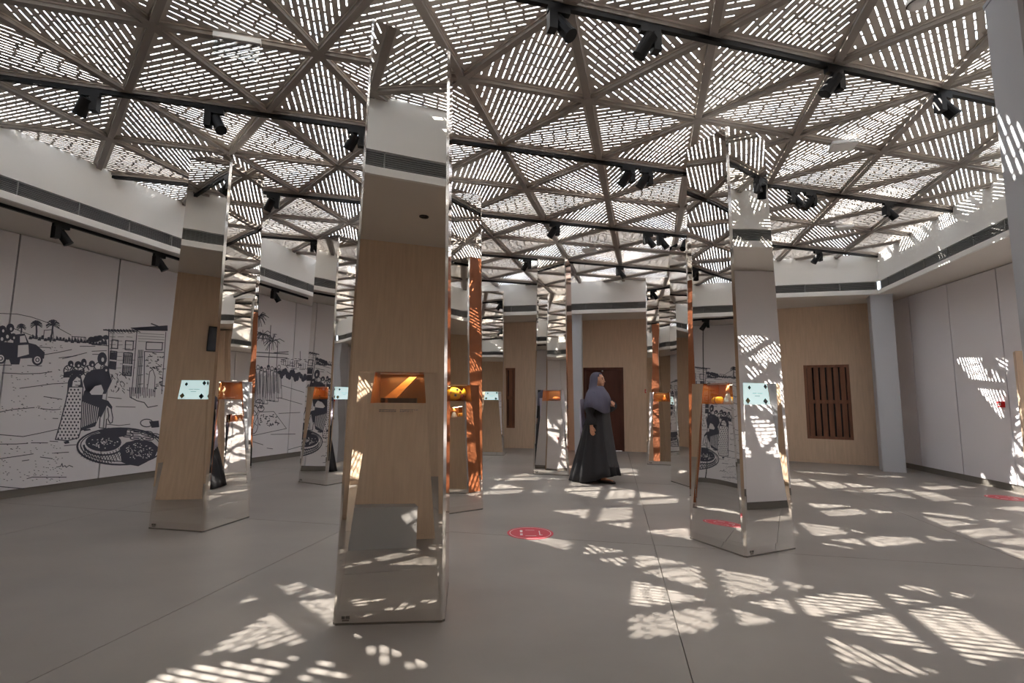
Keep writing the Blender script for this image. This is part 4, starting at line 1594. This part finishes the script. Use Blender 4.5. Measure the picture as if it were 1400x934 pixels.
    for i, (z, rx, ry, cx) in enumerate(prof):
        for k in range(N):
            ph = 2 * math.pi * k / N
            fl = 1 + ((0.045 * math.sin(11 * ph + z * 14) + 0.02 * math.sin(19 * ph - z * 9)) * min(1, (1.5 - z) / 0.2) if z < 1.5 else 0.012 * math.sin(9 * ph + z * 40))
            drop = 0.0
            if z < 1.3:
                drop = -0.06 * max(0, math.cos(ph + 0.5)) * (1.3 - z) / 0.13 + 0.03 * math.sin(3 * ph)
            lean = -0.02 if z > 1.5 else 0.0
            vs_.append((cx + lean + rx * fl * math.cos(ph), ry * fl * math.sin(ph), z + drop))
    for i in range(len(prof) - 1):
        for k in range(N):
            k2 = (k + 1) % N
            ph = 2 * math.pi * (k + 0.5) / N
            zc = (prof[i][0] + prof[i + 1][0]) / 2
            if 1.515 < zc < 1.69 and math.cos(ph) > (0.38 if zc < 1.66 else 0.62):
                continue
            fs.append((i * N + k, i * N + k2, (i + 1) * N + k2, (i + 1) * N + k))
    fs.append(tuple(reversed(range(N))))
    hs = MB().add(vs_, fs).build('headscarf', mats['scarf'], e, True)
    so = hs.modifiers.new('thick', 'SOLIDIFY')
    so.thickness = 0.007
    if mats.get('tail'):
        vs_, fs = [], []
        M_ = 12
        for j in range(8):
            z = 1.30 - j * 0.075
            for k in range(M_):
                a = math.pi * 0.88 + 0.62 * k / (M_ - 1)
                r = 0.245 + 0.018 * math.sin(k * 1.9 + j * 0.5)
                vs_.append((-0.03 + r * math.cos(a), (r + 0.03) * math.sin(a) - 0.02, z - 0.10 * k / M_ * (j / 7)))
        for j in range(7):
            for k in range(M_ - 1):
                fs.append((j * M_ + k, j * M_ + k + 1, (j + 1) * M_ + k + 1, (j + 1) * M_ + k))
        tl_ = MB().add(vs_, fs).build('scarf_tail', mats['tail'], e, True)
        so = tl_.modifiers.new('thick', 'SOLIDIFY')
        so.thickness = 0.006
    for sg in (-1, 1):
        fx = 0.10 if sg < 0 else -0.05
        sh_ = MB()
        rr_ = []
        for (x, hw_, zt_) in ((-0.085, 0.022, 0.05), (-0.05, 0.040, 0.06), (0.03, 0.040, 0.065), (0.10, 0.046, 0.055), (0.16, 0.036, 0.042), (0.185, 0.016, 0.03)):
            rr_.append([(fx + x, sg * 0.08 + hw_ * math.cos(2 * math.pi * k / 12), max(0.001, zt_ / 2 + zt_ / 2 * math.sin(2 * math.pi * k / 12) * 1.02)) for k in range(12)])
        sh_.rings(rr_).build('shoe', 'shoe', e, True)
    return e


wp = on_z(819, 659, 0)
person((wp.x, wp.y, 0), math.radians(-26), 'woman in black abaya and grey headscarf walking before the brown door, hand on chest',
       {'skin': 'skin', 'robe': 'cloth_black', 'inner': 'cloth_inner', 'scarf': 'scarf', 'tail': 'scarf_light'})
person((2.78, 6.05, 0), math.radians(165), 'person in black clothes and blue face mask, seen in mirrors behind a pillar',
       {'skin': 'skin', 'robe': 'cloth_black', 'inner': 'cloth_black', 'scarf': 'cloth_black'}, True)

# recessed downlight in the soffit behind the camera (seen in the near mirrored pillar)
e = tag(empty('downlight', (-0.60, 0.84, Z_SOF)), 'small black recessed downlight in the beige soffit, seen mirrored', 'downlight')
MB().rings([[(r * math.cos(k * math.pi / 12), r * math.sin(k * math.pi / 12), z) for k in range(24)] for r, z in ((0.052, -0.001), (0.050, -0.010), (0.034, -0.010), (0.032, -0.002))]).build('trim_ring', 'black_metal', e)
MB().rings([[(r * math.cos(k * math.pi / 12), r * math.sin(k * math.pi / 12), z) for k in range(24)] for r, z in ((0.031, -0.001), (0.030, -0.005), (0.015, -0.007))]).build('lens', 'lens_glass', e)
